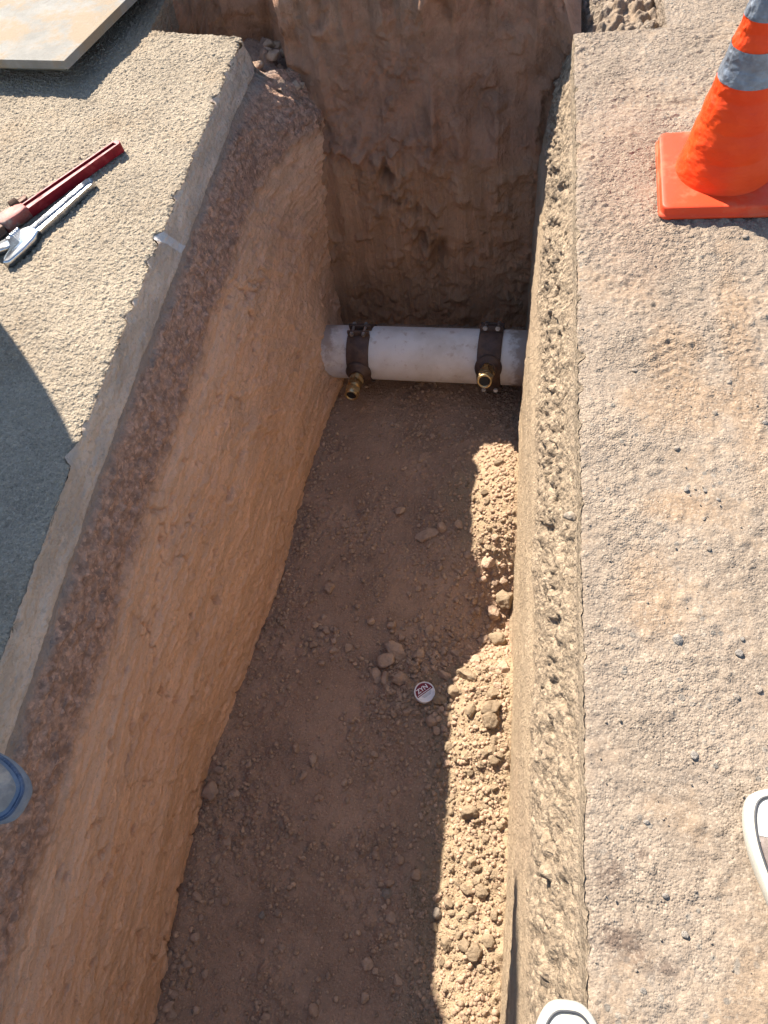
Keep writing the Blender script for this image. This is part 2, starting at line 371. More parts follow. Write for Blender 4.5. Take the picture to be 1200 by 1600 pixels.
def pave_z(x, y, s, rough):
    w1, w2, c = worley(x / 0.0125, y / 0.0090, s)
    lump = np.clip(0.75 - w1, 0, 1) * (0.4 + 1.0 * c)
    return rough * (0.0062 * lump + 0.0030 * fbm(x * 70, y * 70, 2, s + 3)) + 0.004 * fbm(x * 9, y * 9, 3, s + 6)

# ------------------------------------------------------------------ pavements
def pavement_left():
    ys = axis((-1.8, 0.2, 0.03), (0.2, 2.6, 0.0036)); ds = axis((0, 0.004, 0.002), (0.004, 1.0, 0.0036), (1.0, 1.6, 0.02))
    Y0, D0 = np.meshgrid(ys, ds, indexing='ij')
    X = lipL(Y0) - chipL(Y0) * np.exp(-D0 / 0.02) - D0
    # far end: the notch edge
    edge = np.interp(X, [-1.36, -1.335, -1.24, -0.97], [2.575, 2.575, 2.545, 2.468]) + 0.006 * fbm(X * 30, 0.2, 3, 21)
    Y = np.where(Y0 > 2.3, 2.3 + (Y0 - 2.3) / 0.3 * (edge - 2.3), Y0)
    Z = pave_z(X, Y, 50, 1.0)
    Z -= 0.006 * np.exp(-D0 / 0.005) * (0.5 + np.abs(fbm(Y * 40, X * 40, 2, 8)) * 2)
    Z -= 0.010 * np.exp(-D0 / 0.012) * np.clip(chipL(Y) / 0.010, 0, 1)
    ya = axis((0, 1, 1 / 130)); xa = axis((0, 0.2, 0.0036), (0.2, 1.2, 0.03))
    T, D = np.meshgrid(ya, xa, indexing='ij')
    X2 = -1.335 - 0.004 * fbm(T * 20, 0.9, 3, 22) - D; Y2 = 2.575 + 0.006 * fbm(X2 * 30, 0.2, 3, 21) + T * 0.9
    Z2 = pave_z(X2, Y2, 50, 1.0)
    # side faces round the notch (broken asphalt edge)
    E1 = np.stack([X[-1], Y[-1], Z[-1]], -1); sel = E1[:, 0] > -1.34; E1 = E1[sel]
    E2 = np.stack([X2[:, 0], Y2[:, 0], Z2[:, 0]], -1)
    def skirt(E, dirv, dep=0.11):
        zs = axis((0, dep, 0.004)); P = np.repeat(E[:, None, :], len(zs), 1).copy(); P[:, :, 2] -= zs[None]
        j = 0.008 * fbm(P[..., 0] * 40 + P[..., 1] * 40, P[..., 2] * 40, 3, 61) * np.minimum(1, zs / 0.01)[None]
        P[..., 0] += dirv[0] * j; P[..., 1] += dirv[1] * j; return P
    return grids('pavement_left', [(np.stack([X, Y, Z], -1), False), (np.stack([X2, Y2, Z2], -1), False),
                                   (skirt(E1, (0, 1)), False), (skirt(E2, (1, 0)), False)], MT['pl'])
def pavement_right():
    ys = axis((-1.8, -0.3, 0.03), (-0.3, 2.295, 0.0036)); ds = axis((0, 0.004, 0.002), (0.004, 0.66, 0.0034), (0.66, 1.6, 0.03))
    Y, D = np.meshgrid(ys, ds, indexing='ij')
    X = lipR(Y) + chipR(Y) * np.exp(-D / 0.02) + D
    Y = np.where(Y > 2.2, Y + 0.006 * fbm(X * 25, 0.4, 3, 71) * (Y - 2.2) / 0.095 - 0.05 * (X - 0.1) * ss(2.2, 2.295, Y), Y)
    rough = 0.30 + 0.75 * ss(0.7, 1.5, Y + 0.5 * fbm(X * 3, Y * 3, 3, 72)); patch = ss(-0.15, 0.25, fbm(X * 5, Y * 5, 3, 75))
    Z = pave_z(X, Y, 73, rough * (0.45 + 0.55 * patch)) + 0.004 * stones(X, Y, 0.022, 76, 0.2) + 0.0022 * fbm(X * 34, Y * 34, 3, 77) - 0.004 * np.maximum(0, fbm(X * 55, Y * 55, 2, 79) - 0.25)
    # tyre/boot tread pressed in the dust
    tr = np.exp(-((X - 0.295) / 0.05)**2 - ((Y - 1.06) / 0.09)**2)
    Z += tr * 0.002 * np.sin((Y * 1.0 + 0.6 * np.abs(X - 0.295)) * 2 * np.pi / 0.024)
    Z -= 0.004 * np.exp(-D / 0.004)
    ya = axis((0, 1, 1 / 200)); xa = axis((0, 0.3, 0.0036), (0.3, 1.35, 0.03))
    T, D2 = np.meshgrid(ya, xa, indexing='ij')
    X2 = 0.362 + 0.004 * fbm(T * 20, 2.9, 3, 78) + D2; Y2 = Y[-1].min() * 0 + 2.283 - 0.05 * (X2 - 0.1) + 0.006 * fbm(X2 * 25, 0.4, 3, 71) + T * 1.1
    Z2 = pave_z(X2, Y2, 73, 0.7)
    E1 = np.stack([X[-1], Y[-1], Z[-1]], -1); E1 = E1[E1[:, 0] < 0.366]; E2 = np.stack([X2[:, 0], Y2[:, 0], Z2[:, 0]], -1)
    def skirt(E, dirv, dep=0.10):
        zs = axis((0, dep, 0.005)); P = np.repeat(E[:, None, :], len(zs), 1).copy(); P[:, :, 2] -= zs[None]
        j = 0.01 * fbm(P[..., 0] * 40 + P[..., 1] * 40, P[..., 2] * 40, 3, 62) * np.minimum(1, zs / 0.01)[None]
        P[..., 0] += dirv[0] * j; P[..., 1] += dirv[1] * j; return P
    return grids('pavement_right', [(np.stack([X, Y, Z], -1), True), (np.stack([X2, Y2, Z2], -1), True),
                                    (skirt(E1, (0, 1)), True), (skirt(E2, (-1, 0)), True)], MT['pr'])
# wide ground out to the horizon, with the opening left free
def ground_sheet():
    bm = bmesh.new(); a = (-2.5, -1.78, 1.65, 3.3); b = (-300, -300, 300, 300); z = -0.012
    q = lambda x0, y0, x1, y1: bm.faces.new([bm.verts.new((x, y, z)) for x, y in ((x0, y0), (x1, y0), (x1, y1), (x0, y1))])
    q(b[0], b[1], b[2], a[1]); q(b[0], a[3], b[2], b[3]); q(b[0], a[1], a[0], a[3]); q(a[2], a[1], b[2], a[3])
    return tag(bm_obj('ground', bm, MT['ground']), kind='structure')

# ------------------------------------------------------------------ earth walls of the cut
def wall_left():
    ys = axis((-1.8, -0.4, 0.03), (-0.4, 2.75, 0.0042)); ts = axis((0, 0.03, 0.0025), (0.03, 1.28, 0.0048))
    Y, D = np.meshgrid(ys, ts, indexing='ij')
    top = -0.13 * ss(2.455, 2.475, Y + 0.004 * fbm(Y * 60, 0.2, 2, 81)) - 0.16 * ss(2.48, 2.75, Y)
    z = top - D * (1.28 + top) / 1.28
    u = np.clip(-z / 1.15, 0, 1.2)
    clean = lipL(Y)
    bulge = 0.20 * ss(2.05, 2.62, Y + 0.06 * fbm(Y * 3, z * 3, 3, 82)) * ss(1.05, 0.15, u) * ss(-0.06, -0.30, z)
    X = clean + (footL(Y) - clean) * ss(0.0, 1.0, u * 0.9 + 0.05) + bulge
    X -= chipL(Y) * np.exp(z / 0.012) * (top > -0.02)
    X += 0.022 * np.sin(np.clip(u, 0, 1) * np.pi) * ss(0.9, 0.0, Y)
    wob = 0.022 * fbm(Y * 6, z * 6, 4, 83); zz = z + wob
    slab = ss(-0.104, -0.094, z); seam = ss(-0.15, -0.13, zz) * (1 - slab); basem = ss(-0.335, -0.30, zz) * (1 - slab) * (1 - seam); clay = 1 - np.clip(slab + seam + basem, 0, 1)
    X += slab * (0.005 * fbm(Y * 9, z * 30, 3, 84) + 0.004 * fbm(Y * 50, z * 50, 3, 85, 0.65) - 0.02 * np.maximum(0, fbm(Y * 22, z * 30, 3, 86) - 0.3) + 0.004 * ss(-0.05, -0.09, z + 0.02 * fbm(Y * 3, 0.2, 3, 80)))
    X += seam * (-0.012 + 0.006 * fbm(Y * 30, z * 30, 3, 86))
    X += basem * (-0.004 + 0.013 * fbm(Y * 22, z * 26, 5, 87, 0.62) + 0.010 * stones(Y, z, 0.028, 88, 0.5) - 0.018 * np.maximum(0, fbm(Y * 14, z * 20, 3, 89) - 0.28))
    X += clay * (0.020 * fbm(Y * 1.6, z * 5, 3, 90) + 0.010 * fbm(Y * 7 + 3 * fbm(Y * 2, z * 2, 2, 98), z * 22, 4, 91, 0.62) + 0.0065 * fbm(Y * 40, z * 55, 3, 92, 0.62)
                 - 0.075 * np.maximum(0, fbm(Y * 17, z * 21, 3, 93) - 0.30) - 0.016 * np.exp(-(fbm(Y * 5, z * 7, 3, 99) / 0.018)**2) * ss(0.1, 0.35, fbm(Y * 3, z * 3, 2, 100)) + 0.007 * stones(Y, z, 0.03, 94, 0.12))
    X += 0.05 * np.exp(-((Y - 1.99) / 0.17)**2 - ((z + 1.02) / 0.20)**2)
    # slanting bucket scrapes in the middle of the wall
    q = z * 0.75 + Y * 0.55
    q = np.hypot(Y - 0.35 + 0.03 * fbm(Y * 3, z * 3, 2, 94), z + 2.1)
    X += clay * 0.010 * ss(-0.1, 0.25, fbm(Y * 1.7, z * 2.6, 2, 96)) * fbm(q * 26, np.arctan2(z + 2.1, Y - 0.35) * 3, 3, 95, 0.6)
    q = np.hypot(Y - 2.6, z + 0.1)
    X += clay * 0.009 * ss(0.0, 0.3, fbm(Y * 1.9 + 5, z * 2.6, 2, 98)) * fbm(q * 24, np.arctan2(z + 0.1, Y - 2.6) * 3, 3, 97, 0.6)
    X += ss(2.2, 2.5, Y) * ss(-0.6, -0.2, z) * (0.02 * stones(Y, z, 0.06, 96, 0.6) + 0.016 * fbm(Y * 18, z * 18, 4, 97))
    Yd = Y + 0.0 * z
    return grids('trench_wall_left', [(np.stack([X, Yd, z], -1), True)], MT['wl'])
def wall_right():
    ys = axis((-1.8, -0.35, 0.03), (-0.35, 2.62, 0.0046)); ts = axis((0, 0.34, 0.0040), (0.34, 1.28, 0.0085))
    Y, D = np.meshgrid(ys, ts, indexing='ij')
    top = -0.07 * ss(2.285, 2.31, Y) - 0.05 * ss(2.3, 2.5, Y)
    z = top - D * (1.28 + top) / 1.28
    brk = -0.33 + 0.025 * fbm(Y * 2, 0.5, 3, 101)
    clean = lipR(Y)
    prof = np.interp(z, [-1.3, -1.15, -0.42, -0.36, -0.30, -0.13, -0.10, -0.085, 0], [-0.04, 0, 0.036, 0.050, 0.062, 0.112, 0.124, 0.1285, 0.1285]) / 0.1285
    X = footR(Y) + (clean - footR(Y)) * prof
    X += 0.03 * ss(2.3, 2.6, Y) * ss(-0.5, -0.1, z)
    X += chipR(Y) * np.exp(z / 0.01) * (top > -0.02)
    zz = z + 0.02 * fbm(Y * 7, z * 7, 3, 102)
    slab = ss(-0.088, -0.080, z); basem = ss(-0.36, -0.325, zz) * (1 - slab); clay = 1 - slab - basem
    pb = np.exp(-((z + 0.21 + 0.03 * fbm(Y * 4, 0.1, 2, 112)) / 0.075)**2)
    lump = (0.3 + 0.7 * pb) * (0.012 * stones(Y, z, 0.038, 103, 0.35) + 0.010 * stones(Y, z, 0.017, 104, 0.5) + 0.016 * fbm(Y * 26, z * 26, 5, 105, 0.68)) - 0.085 * pb * np.maximum(0, fbm(Y * 20, z * 24, 3, 106) - 0.17) + 0.012 * fbm(Y * 5, z * 8, 3, 113)
    X -= basem * lump
    X -= slab * (0.002 * fbm(Y * 20, z * 50, 3, 107) + 0.0015 * fbm(Y * 70, z * 70, 3, 108))
    X -= clay * (0.008 * fbm(Y * 1.2, z * 9, 3, 109) + 0.005 * fbm(Y * 5, z * 30, 4, 110) + 0.004 * fbm(Y * 40, z * 60, 3, 111))
    return grids('trench_wall_right', [(np.stack([X, Y, z], -1), False)], MT['wr'])
def wall_back():
    xs = axis((-1.5, -0.98, 0.02), (-0.98, 0.135, 0.0044)); zs = axis((0.0, 1.5, 0.0048))
    X, D = np.meshgrid(xs, zs, indexing='ij')
    crest = (0.23 + 0.14 * ss(-0.80, -0.90, X)) * ss(-1.36, -1.15, X) * ss(0.16, -0.05, X) * (0.85 + 0.3 * fbm(X * 6, 0.2, 3, 119)) - 0.10 * ss(0.0, 0.12, X)   # spoil crest added on the far lip, raised to keep sun off the pipe
    z = crest - D * (1.30 + crest) / 1.5
    Y = yback(X, z)
    up = ss(-0.46, -0.34, z + 0.07 * fbm(X * 5, 0.3, 3, 120))
    xw = X + 0.018 * fbm(X * 3, z * 1.6, 3, 121) + 0.03 * fbm(X * 4.5, 0.7, 2, 133)
    g = np.abs(((xw / 0.125) % 1.0) - 0.5) * 2
    tooth = ss(0.35, 1.0, g) * (0.4 + 0.9 * _h(np.floor(xw / 0.125), 0 * X, 134))
    Y += up * (-0.036 * tooth * ss(-0.35, 0.15, fbm(X * 5, z * 2.2, 2, 114)) - 0.012 * fbm(X * 13, z * 2.2, 3, 122))          # bucket-tooth grooves
    low = 1 - up
    Y += low * (-0.009 * tooth * ss(-1.05, -0.6, z))
    Y += 0.03 * fbm(X * 3.5, z * 3.5, 3, 123) + (0.006 + 0.024 * ss(-0.15, 0.3, fbm(X * 4, z * 4, 2, 135))) * fbm(X * 17, z * 13, 5, 124, 0.62) - 0.016 * stones(X, z, 0.04, 115, 0.3) * ss(0.0, 0.25, fbm(X * 5, z * 5, 2, 135)) + 0.003 * fbm(X * 60, z * 50, 3, 125)
    # ragged ledge and the hollow crack below it
    led = np.exp(-((z + 0.40 - 0.05 * fbm(X * 4, 2.2, 2, 126)) / 0.04)**2) * ss(-0.30, -0.45, X + 0.1 * fbm(X * 6, z * 6, 2, 136))
    Y -= led * (0.045 * stones(X, z, 0.075, 127, 0.55) + 0.014 * stones(X, z, 0.026, 128, 0.6))
    cx = -0.55 + 0.36 * (-0.42 - z) + 0.04 * fbm(z * 7, 0.1, 3, 129)
    band = np.exp(-((X - cx) / 0.055)**2) * ss(-0.98, -0.85, z) * ss(-0.36, -0.46, z)
    Y += band * (0.11 * np.maximum(0, fbm(X * 16, z * 11, 3, 130) + 0.05) - 0.050 * stones(X, z, 0.05, 131, 0.55))
    Y += 0.075 * np.exp(-(((X + 0.375 - 0.1 * (z + 0.84)) / 0.028)**2 + ((z + 0.84) / 0.07)**2)) + 0.06 * np.exp(-(((X + 0.55) / 0.03)**2 + ((z + 0.50) / 0.018)**2)) + 0.05 * np.exp(-(((X + 0.54) / 0.05)**2 + ((z + 0.60) / 0.016)**2))
    Y -= 0.06 * np.maximum(0, fbm(X * 9, z * 9, 3, 132) - 0.2) - 0.03 * np.maximum(0, fbm(X * 22, z * 16, 3, 139) - 0.3)
    Y -= 0.02 * stones(X, z, 0.05, 137, 0.3) * ss(-0.02, 0.1, z)
    ds = axis((0, 1, 1 / 14)); B0 = np.stack([X[:, 0], Y[:, 0], z[:, 0]], -1)
    back = B0[:, None, :] * np.ones((1, len(ds), 1)); back[..., 1] += ds[None] * 0.7; back[..., 2] = B0[:, None, 2] * (1 - ss(0, 1, ds))[None] - 0.02 * ds[None]
    back[..., 2] += 0.03 * fbm(back[..., 0] * 9, back[..., 1] * 9, 3, 138) * (np.minimum(1, ds * 4) * (ds < 0.9))[None]
    return grids('trench_wall_back', [(np.stack([X, Y, z], -1), True), (back, False)], MT['wb'])
def notch_left():
    xs = axis((-1.36, -0.66, 0.005)); ys = axis((2.44, 2.98, 0.0055))
    X, Y = np.meshgrid(xs, ys, indexing='ij')
    z = -0.13 - 0.03 * ss(-1.2, -0.95, X) - 0.10 * ss(-0.98, -0.72, X) - 0.05 * ss(2.5, 2.8, Y)
    rough = ss(-1.15, -1.0, X)
    z += (0.25 + 0.75 * rough) * (0.016 * fbm(X * 14, Y * 14, 4, 140) + 0.006 * fbm(X * 60, Y * 60, 3, 141)) + rough * (0.045 * stones(X, Y, 0.065, 142, 0.5) + 0.02 * stones(X, Y, 0.03, 143, 0.5))
    z -= 0.40 * ss(-0.84, -0.72, X + 0.04 * fbm(Y * 14, 0.4, 3, 145))
    z = np.minimum(z, 0.0)
    return grids('road_base_left', [(np.stack([X, Y, z], -1), False)], MT['notch'])
def notch_right():
    xs = axis((0.07, 0.37, 0.004)); ys = axis((2.25, 3.3, 0.005))
    X, Y = np.meshgrid(xs, ys, indexing='ij')
    z = -0.085 - 0.10 * ss(0.26, 0.08, X) + 0.012 * fbm(X * 18, Y * 18, 4, 150) + 0.034 * stones(X, Y, 0.04, 151, 0.75) + 0.016 * stones(X, Y, 0.02, 152, 0.7)
    z -= 0.10 * ss(0.16, 0.09, X + 0.02 * fbm(Y * 20, 0.3, 3, 153) + 0.06 * ss(2.3, 2.4, Y))
    return grids('road_base_right', [(np.stack([X, Y, np.minimum(z, -0.01)], -1), False)], MT['pr'])
def far_ground():
    """pavement beyond the far lip of the cut and the near end wall"""
    bm = bmesh.new()
    q = lambda *p: bm.faces.new([bm.verts.new(v) for v in p])
    q((-1.45, 3.15, -0.006), (0.45, 3.15, -0.006), (0.45, 3.6, -0.006), (-1.45, 3.6, -0.006))
    q((-1.1, -1.8, 0), (0.2, -1.8, 0), (0.2, -1.8, -1.4), (-1.1, -1.8, -1.4))
    return tag(bm_obj('pavement_far', bm, MT['pl']), kind='structure')
def trench_floor():
    xs = axis((-1.08, 0.05, 0.0044)); ys = axis((-1.8, -0.42, 0.03), (-0.42, 2.42, 0.0048))
    X, Y = np.meshgrid(xs, ys, indexing='ij')
    return grids('trench_floor', [(np.stack([X, Y, floor_z(X, Y)], -1), False)], MT['floor'])
pavement_left(); pavement_right(); ground_sheet(); wall_left(); wall_right(); wall_back(); notch_left(); notch_right(); far_ground(); trench_floor()

# ------------------------------------------------------------------ clods, stones, gravel
def ico(sub):
    bm = bmesh.new(); bmesh.ops.create_icosphere(bm, subdivisions=sub, radius=1.0); bm.verts.ensure_lookup_table()
    V = np.array([v.co[:] for v in bm.verts]); F = np.array([[v.index for v in f.verts] for f in bm.faces]); bm.free(); return V, F
def rock_verts(V, seed, planes=13, soft=0.75, noise=0.05):
    r = np.random.default_rng(seed)
    N = r.normal(size=(planes, 3)); N /= np.linalg.norm(N, axis=1)[:, None]; dd = r.uniform(0.62, 1.0, planes)
    k = V @ N.T; rad = np.min(np.where(k > 0.05, dd / np.maximum(k, 0.05), 9), axis=1)
    rad = np.minimum(rad, 1.15) * soft + (1 - soft) * 0.9
    P = V * rad[:, None]
    nz = fbm(P[:, 0] * 2.2 + seed, P[:, 1] * 2.2 + P[:, 2] * 1.7, 3, seed)
    return P * (1 + noise * 2 * nz)[:, None]
V3, F3 = ico(4); V1, F1 = ico(2); V0, F0 = ico(1)
def rock_mesh(seed, mat, rounded=False):
    P = rock_verts(V3, seed, 12 if rounded else 9, 0.65 if rounded else 0.97, 0.07 if rounded else 0.10)
    me = mesh_np('rock', P, F3); me.materials.append(mat); return me
CL = [rock_mesh(200 + i, MT['clod']) for i in range(10)]
CR = [rock_mesh(230 + i, MT['clod'], True) for i in range(4)]
DL = [rock_mesh(215 + i, MT['lit_clod'], False) for i in range(9)]
PS = [rock_mesh(250 + i, MT['palestone'], True) for i in range(3)]
GS = [rock_mesh(270 + i, MT['stone'], True) for i in range(3)]
RB = np.array([[0.98108926, 0.02854128, -0.19143998], [0.11872004, -0.86990187, 0.47872361], [0.15287061, 0.49239835, 0.8568398]])
def ray_floor(px, py, zf):
    """where the photo's sight line meets a height function"""
    d = RB @ np.array([px - 600, py - 800, 1121.0]); z = -1.15
    for _ in range(6):
        t = (1.2 - z) / d[2]; x, y = t * d[0], t * d[1]; z = float(zf(np.array([x]), np.array([y]))[0])
    return x, y, z
def put_rock(name, me, x, y, z, sx, sy, sz, label, cat, group=None, rz=None, sink=0.3):
    o = bpy.data.objects.new(name, me); COL.objects.link(o)
    o.location = (x, y, z + sz * (1 - sink * 2) * 0.8); o.scale = (sx, sy, sz)
    o.rotation_euler = (random.uniform(-0.25, 0.25), random.uniform(-0.25, 0.25), random.uniform(0, 6.28) if rz is None else rz)
    tag(o, label, cat, group); return o
fz = lambda x, y: floor_z(x, y, False)
# clods that can be told apart in the photo: pixel, half sizes (m), label, mesh
named = [
    (625, 800, .020, .017, .013, 'squarish brown clod on the shaded floor, up-left of the flat clod', CL[0], .3),
    (665, 838, .044, .023, .012, 'long flat dark brown clod lying mid floor in the shade', CL[1], .2),
    (690, 826, .019, .021, .016, 'reddish rounded clod touching the right end of the flat clod', CR[0], .3),
    (516, 920, .017, .019, .016, 'lone light brown clod on the shaded floor near the left wall foot', CL[2], 0),
    (580, 972, .014, .014, .012, 'small round clod left of its larger twin, above the stone cluster', CR[1], 0),
    (612, 978, .018, .016, .014, 'round pale brown clod standing above the stone cluster', CR[2], 0),
    (620, 1020, .038, .024, .022, 'largest angular clod of the cluster up-left of the round can', CL[3], -.7),
    (604, 1033, .029, .027, .022, 'blocky clod leaning on the largest clod of the cluster', CL[4], .4),
    (628, 1060, .029, .024, .020, 'wedge shaped clod between the cluster and the round can', CL[5], .2),
    (602, 1062, .014, .023, .015, 'upright narrow clod at the lower left of the cluster', CL[6], .1),
    (733, 1056, .038, .018, .018, 'smooth sausage shaped stone right of the round can with a sunlit tip', CR[3], -.35),
    (697, 1058, .032, .013, .012, 'slim slanting clod lying just above the round can', CL[7], -.6),
    (770, 960, .023, .028, .024, 'dark rounded clod at the foot of the right wall in the shaded gap', CR[0], .4),
    (790, 940, .030, .036, .032, 'biggest tan clod wedged against the right wall in the gap', CL[8], .2),
    (778, 1000, .030, .033, .027, 'tan clod below the biggest one, against the right wall', CL[9], 1.0),
    (745, 1035, .018, .020, .016, 'light brown clod just above the smooth sausage shaped stone', CL[2], .5),
    (331, 1237, .027, .029, .024, 'pale tan clod caught at the foot of the left wall', CL[0], 1.2),
    (366, 1240, .021, .010, .010, 'thin clod lying right of the pale clod by the left wall', CL[6], 0),
    (490, 1186, .012, .015, .011, 'single reddish clod alone in the smooth middle of the floor', CL[4], .2),
    (605, 1396, .015, .015, .012, 'pale grey round pebble on the lower floor', PS[0], 0),
    (610, 1380, .013, .012, .010, 'reddish pebble touching the pale grey round pebble', CR[1], 0),
    (650, 1367, .017, .017, .014, 'brown rounded clod up-right of the pale grey pebble', CR[2], 0),
    (626, 1343, .013, .015, .011, 'oval clod above the reddish pebble on the lower floor', CR[3], 0),
    (683, 1428, .014, .015, .013, 'white rounded pebble sitting on the shadow border', PS[1], 0),
    (735, 1268, .026, .023, .020, 'large sunlit clod on the heap along the right wall', CL[5], .6),
    (768, 1108, .031, .024, .022, 'pale sunlit clod at the upper end of the heap', CL[3], .2),
    (765, 1128, .023, .027, .023, 'rounded sunlit clod casting a shadow below the pale clod', CL[9], 2.0),
    (740, 1487, .020, .022, .018, 'bright broken clod near the lower end of the sunlit heap', CL[1], 1.1),
    (762, 1470, .016, .018, .013, 'brown clod half buried beside the bright broken clod', CL[8], .7),
    (773, 1430, .015, .016, .012, 'rough clod against the right wall, low on the heap', CL[2], 2.2),
    (727, 1480, .016, .018, .015, 'small bright clod left of the bright broken clod', CL[7], .5),
    (491, 1577, .014, .019, .012, 'oval dark clod at the bottom edge of the picture', CR[3], .5),
    (410, 1430, .011, .012, .010, 'lone grey pebble on the smooth lower floor', GS[0], 0),
]
for px, py, a, b, c, lab, me, rz in named:
    x, y, z = ray_floor(px, py, fz)
    if 'sunlit' in lab or 'bright' in lab or 'against the right wall' in lab: me = DL[len(lab) % 9]
    put_rock('dirt_clod', me, x, y, z + 0.004, a, b, c, lab, 'clod', rz=rz)
def taken(x, y, r):
    for o in placed:
        if (o[0] - x)**2 + (o[1] - y)**2 < (o[2] + r)**2 * 0.6: return True
    return False
placed = []
for px, py, a, b, c, lab, me, rz in named:
    x, y, z = ray_floor(px, py, fz); placed.append((x, y, max(a, b)))
cx_, cy_, cz_ = ray_floor(664, 1085, fz); placed.append((cx_, cy_, 0.042))
def scatter(n, box, smin, smax, label, group, dens, meshes, name='dirt_clod', cat='clod'):
    k = 0; tries = 0
    while k < n and tries < n * 60:
        tries += 1
        px = random.uniform(box[0], box[2]); py = random.uniform(box[1], box[3])
        if random.random() > dens(px, py): continue
        x, y, z = ray_floor(px, py, fz)
        if x > float(footR(y)) - 0.015 or x < float(footL(y)) + 0.02 or y > 2.2: continue
        s = smin * (smax / smin) ** (random.random() ** 1.8)
        if taken(x, y, s): continue
        placed.append((x, y, s))
        put_rock(name, random.choice(meshes), x, y, z + 0.003, s * random.uniform(.8, 1.3), s * random.uniform(.8, 1.2), s * random.uniform(.6, .9), label, cat, group)
        k += 1
G = lambda px, py, cx, cy, rx, ry: math.exp(-((px - cx) / rx)**2 - ((py - cy) / ry)**2)
ALLC = CL + CR
scatter(45, (560, 960, 760, 1150), .008, .018, 'small brown clod in the loose stones round the can', 'clods round the can',
        lambda x, y: min(1, G(x, y, 650, 1050, 45, 60) + .6 * G(x, y, 690, 1160, 40, 60) + .5 * G(x, y, 720, 1020, 40, 40)), ALLC)
scatter(50, (670, 1080, 800, 1540), .008, .020, 'small pale clod on the sunlit heap along the right wall', 'clods on the sunlit heap', lambda x, y: .35 + .65 * (x > 735), DL)
scatter(14, (730, 700, 810, 900), .008, .018, 'small clod on the sunlit mound past the gap', 'clods on the far mound', lambda x, y: 1, DL)
scatter(16, (740, 880, 805, 1080), .010, .024, 'dark clod in the shaded gap beside the right wall', 'clods in the shaded gap', lambda x, y: 1, ALLC)
scatter(28, (470, 960, 560, 1050), .007, .014, 'small clod in the loose patch left of the can', 'clods left of the can', lambda x, y: G(x, y, 510, 1005, 45, 40), ALLC)
scatter(26, (240, 1180, 420, 1600), .008, .017, 'small clod along the foot of the left wall', 'clods along the left wall foot', lambda x, y: max(0, 1 - abs(x - (330 - (y - 1200) * .2) - 25) / 60), ALLC)
scatter(28, (420, 640, 780, 960), .007, .014, 'small brown clod on the far shaded floor', 'clods on the far floor', lambda x, y: .25 + .7 * G(x, y, 680, 880, 90, 60), ALLC)
scatter(34, (400, 1130, 700, 1600), .007, .015, 'small brown clod on the lower shaded floor', 'clods on the lower floor', lambda x, y: .3 + .7 * (G(x, y, 600, 1270, 80, 110) + G(x, y, 560, 1530, 140, 60)), ALLC)

def gravel(name, n, gen, smin, smax, mat, label, V=V0, F=F0, zf=fz):
    VV = []; FF = []; k = 0
    base = [rock_verts(V, 300 + i, 10, 0.8, 0.06) for i in range(16)]
    xs, ys = gen(n); zs = zf(xs, ys)
    for x, y, z in zip(xs, ys, zs):
        s = smin * (smax / smin) ** (random.random() ** 2.2)
        an = random.uniform(0, 6.28); c, d = math.cos(an), math.sin(an); P = base[random.randrange(16)] * (s * random.uniform(.8, 1.3), s, s * random.uniform(.6, .95))
        Q = np.empty_like(P); Q[:, 0] = P[:, 0] * c - P[:, 1] * d + x; Q[:, 1] = P[:, 0] * d + P[:, 1] * c + y; Q[:, 2] = P[:, 2] + z + s * 0.25
        VV.append(Q); FF.append(F + k); k += len(V)
    o = link(name, mesh_np(name, np.concatenate(VV), np.concatenate(FF), True), mat); tag(o, label, 'gravel', kind='stuff'); return o
def floor_gen(n):
    X = rng.uniform(-1.02, -0.02, n * 8); Y = rng.uniform(-0.42, 2.25, n * 8)
    d = footR(Y) - X; dl = X - footL(Y)
    den = 0.10 + 1.6 * np.maximum(0, fbm(X * 4, Y * 3, 3, 44) + 0.05) + 0.9 * np.exp(-(d / 0.17)**2) + 0.5 * np.exp(-(dl / 0.07)**2) + 0.9 * np.exp(-((X + 0.33) / 0.12)**2 - ((Y - 0.62) / 0.2)**2)
    ok = (rng.random(n * 8) < den * 0.55) & (d > 0.004) & (dl > 0.006)
    ok &= np.hypot(X - cx_, Y - cy_) > 0.038
    return X[ok][:n], Y[ok][:n]
def floor_gen_fz(x, y): return floor_z(x, y, True)
def heap_gen(n):
    X = rng.uniform(-0.32, -0.02, n * 4); Y = rng.uniform(-0.42, 1.75, n * 4); ok = (fz(X, Y) > -1.09) & ((Y < 1.0) | (rng.random(n * 4) < 0.2)) & (footR(Y) - X > .004)
    return X[ok][:n], Y[ok][:n]
gravel('heap_gravel', 1500, heap_gen, 0.0025, 0.0080, MT['lit_clod'], 'pale sunlit crumbs on the heaps along the right wall', zf=floor_gen_fz)
gravel('loose_gravel', 11000, floor_gen, 0.0028, 0.0105, MT['grav'], 'fine brown crumbs and gravel strewn over the trench floor', zf=floor_gen_fz)
def pave_gen(n):
    X = rng.uniform(0.11, 0.68, n * 6); Y = rng.uniform(-0.2, 2.25, n * 6)
    den = 0.15 + np.maximum(0, fbm(X * 6, Y * 6, 3, 170)) * 2
    ok = rng.random(n * 6) < den * 0.5
    return X[ok][:n], Y[ok][:n]
gravel('pavement_grit', 700, pave_gen, 0.0012, 0.0030, MT['palestone'], 'tiny pale grit scattered on the right pavement', zf=lambda x, y: 0.001 + 0 * x)
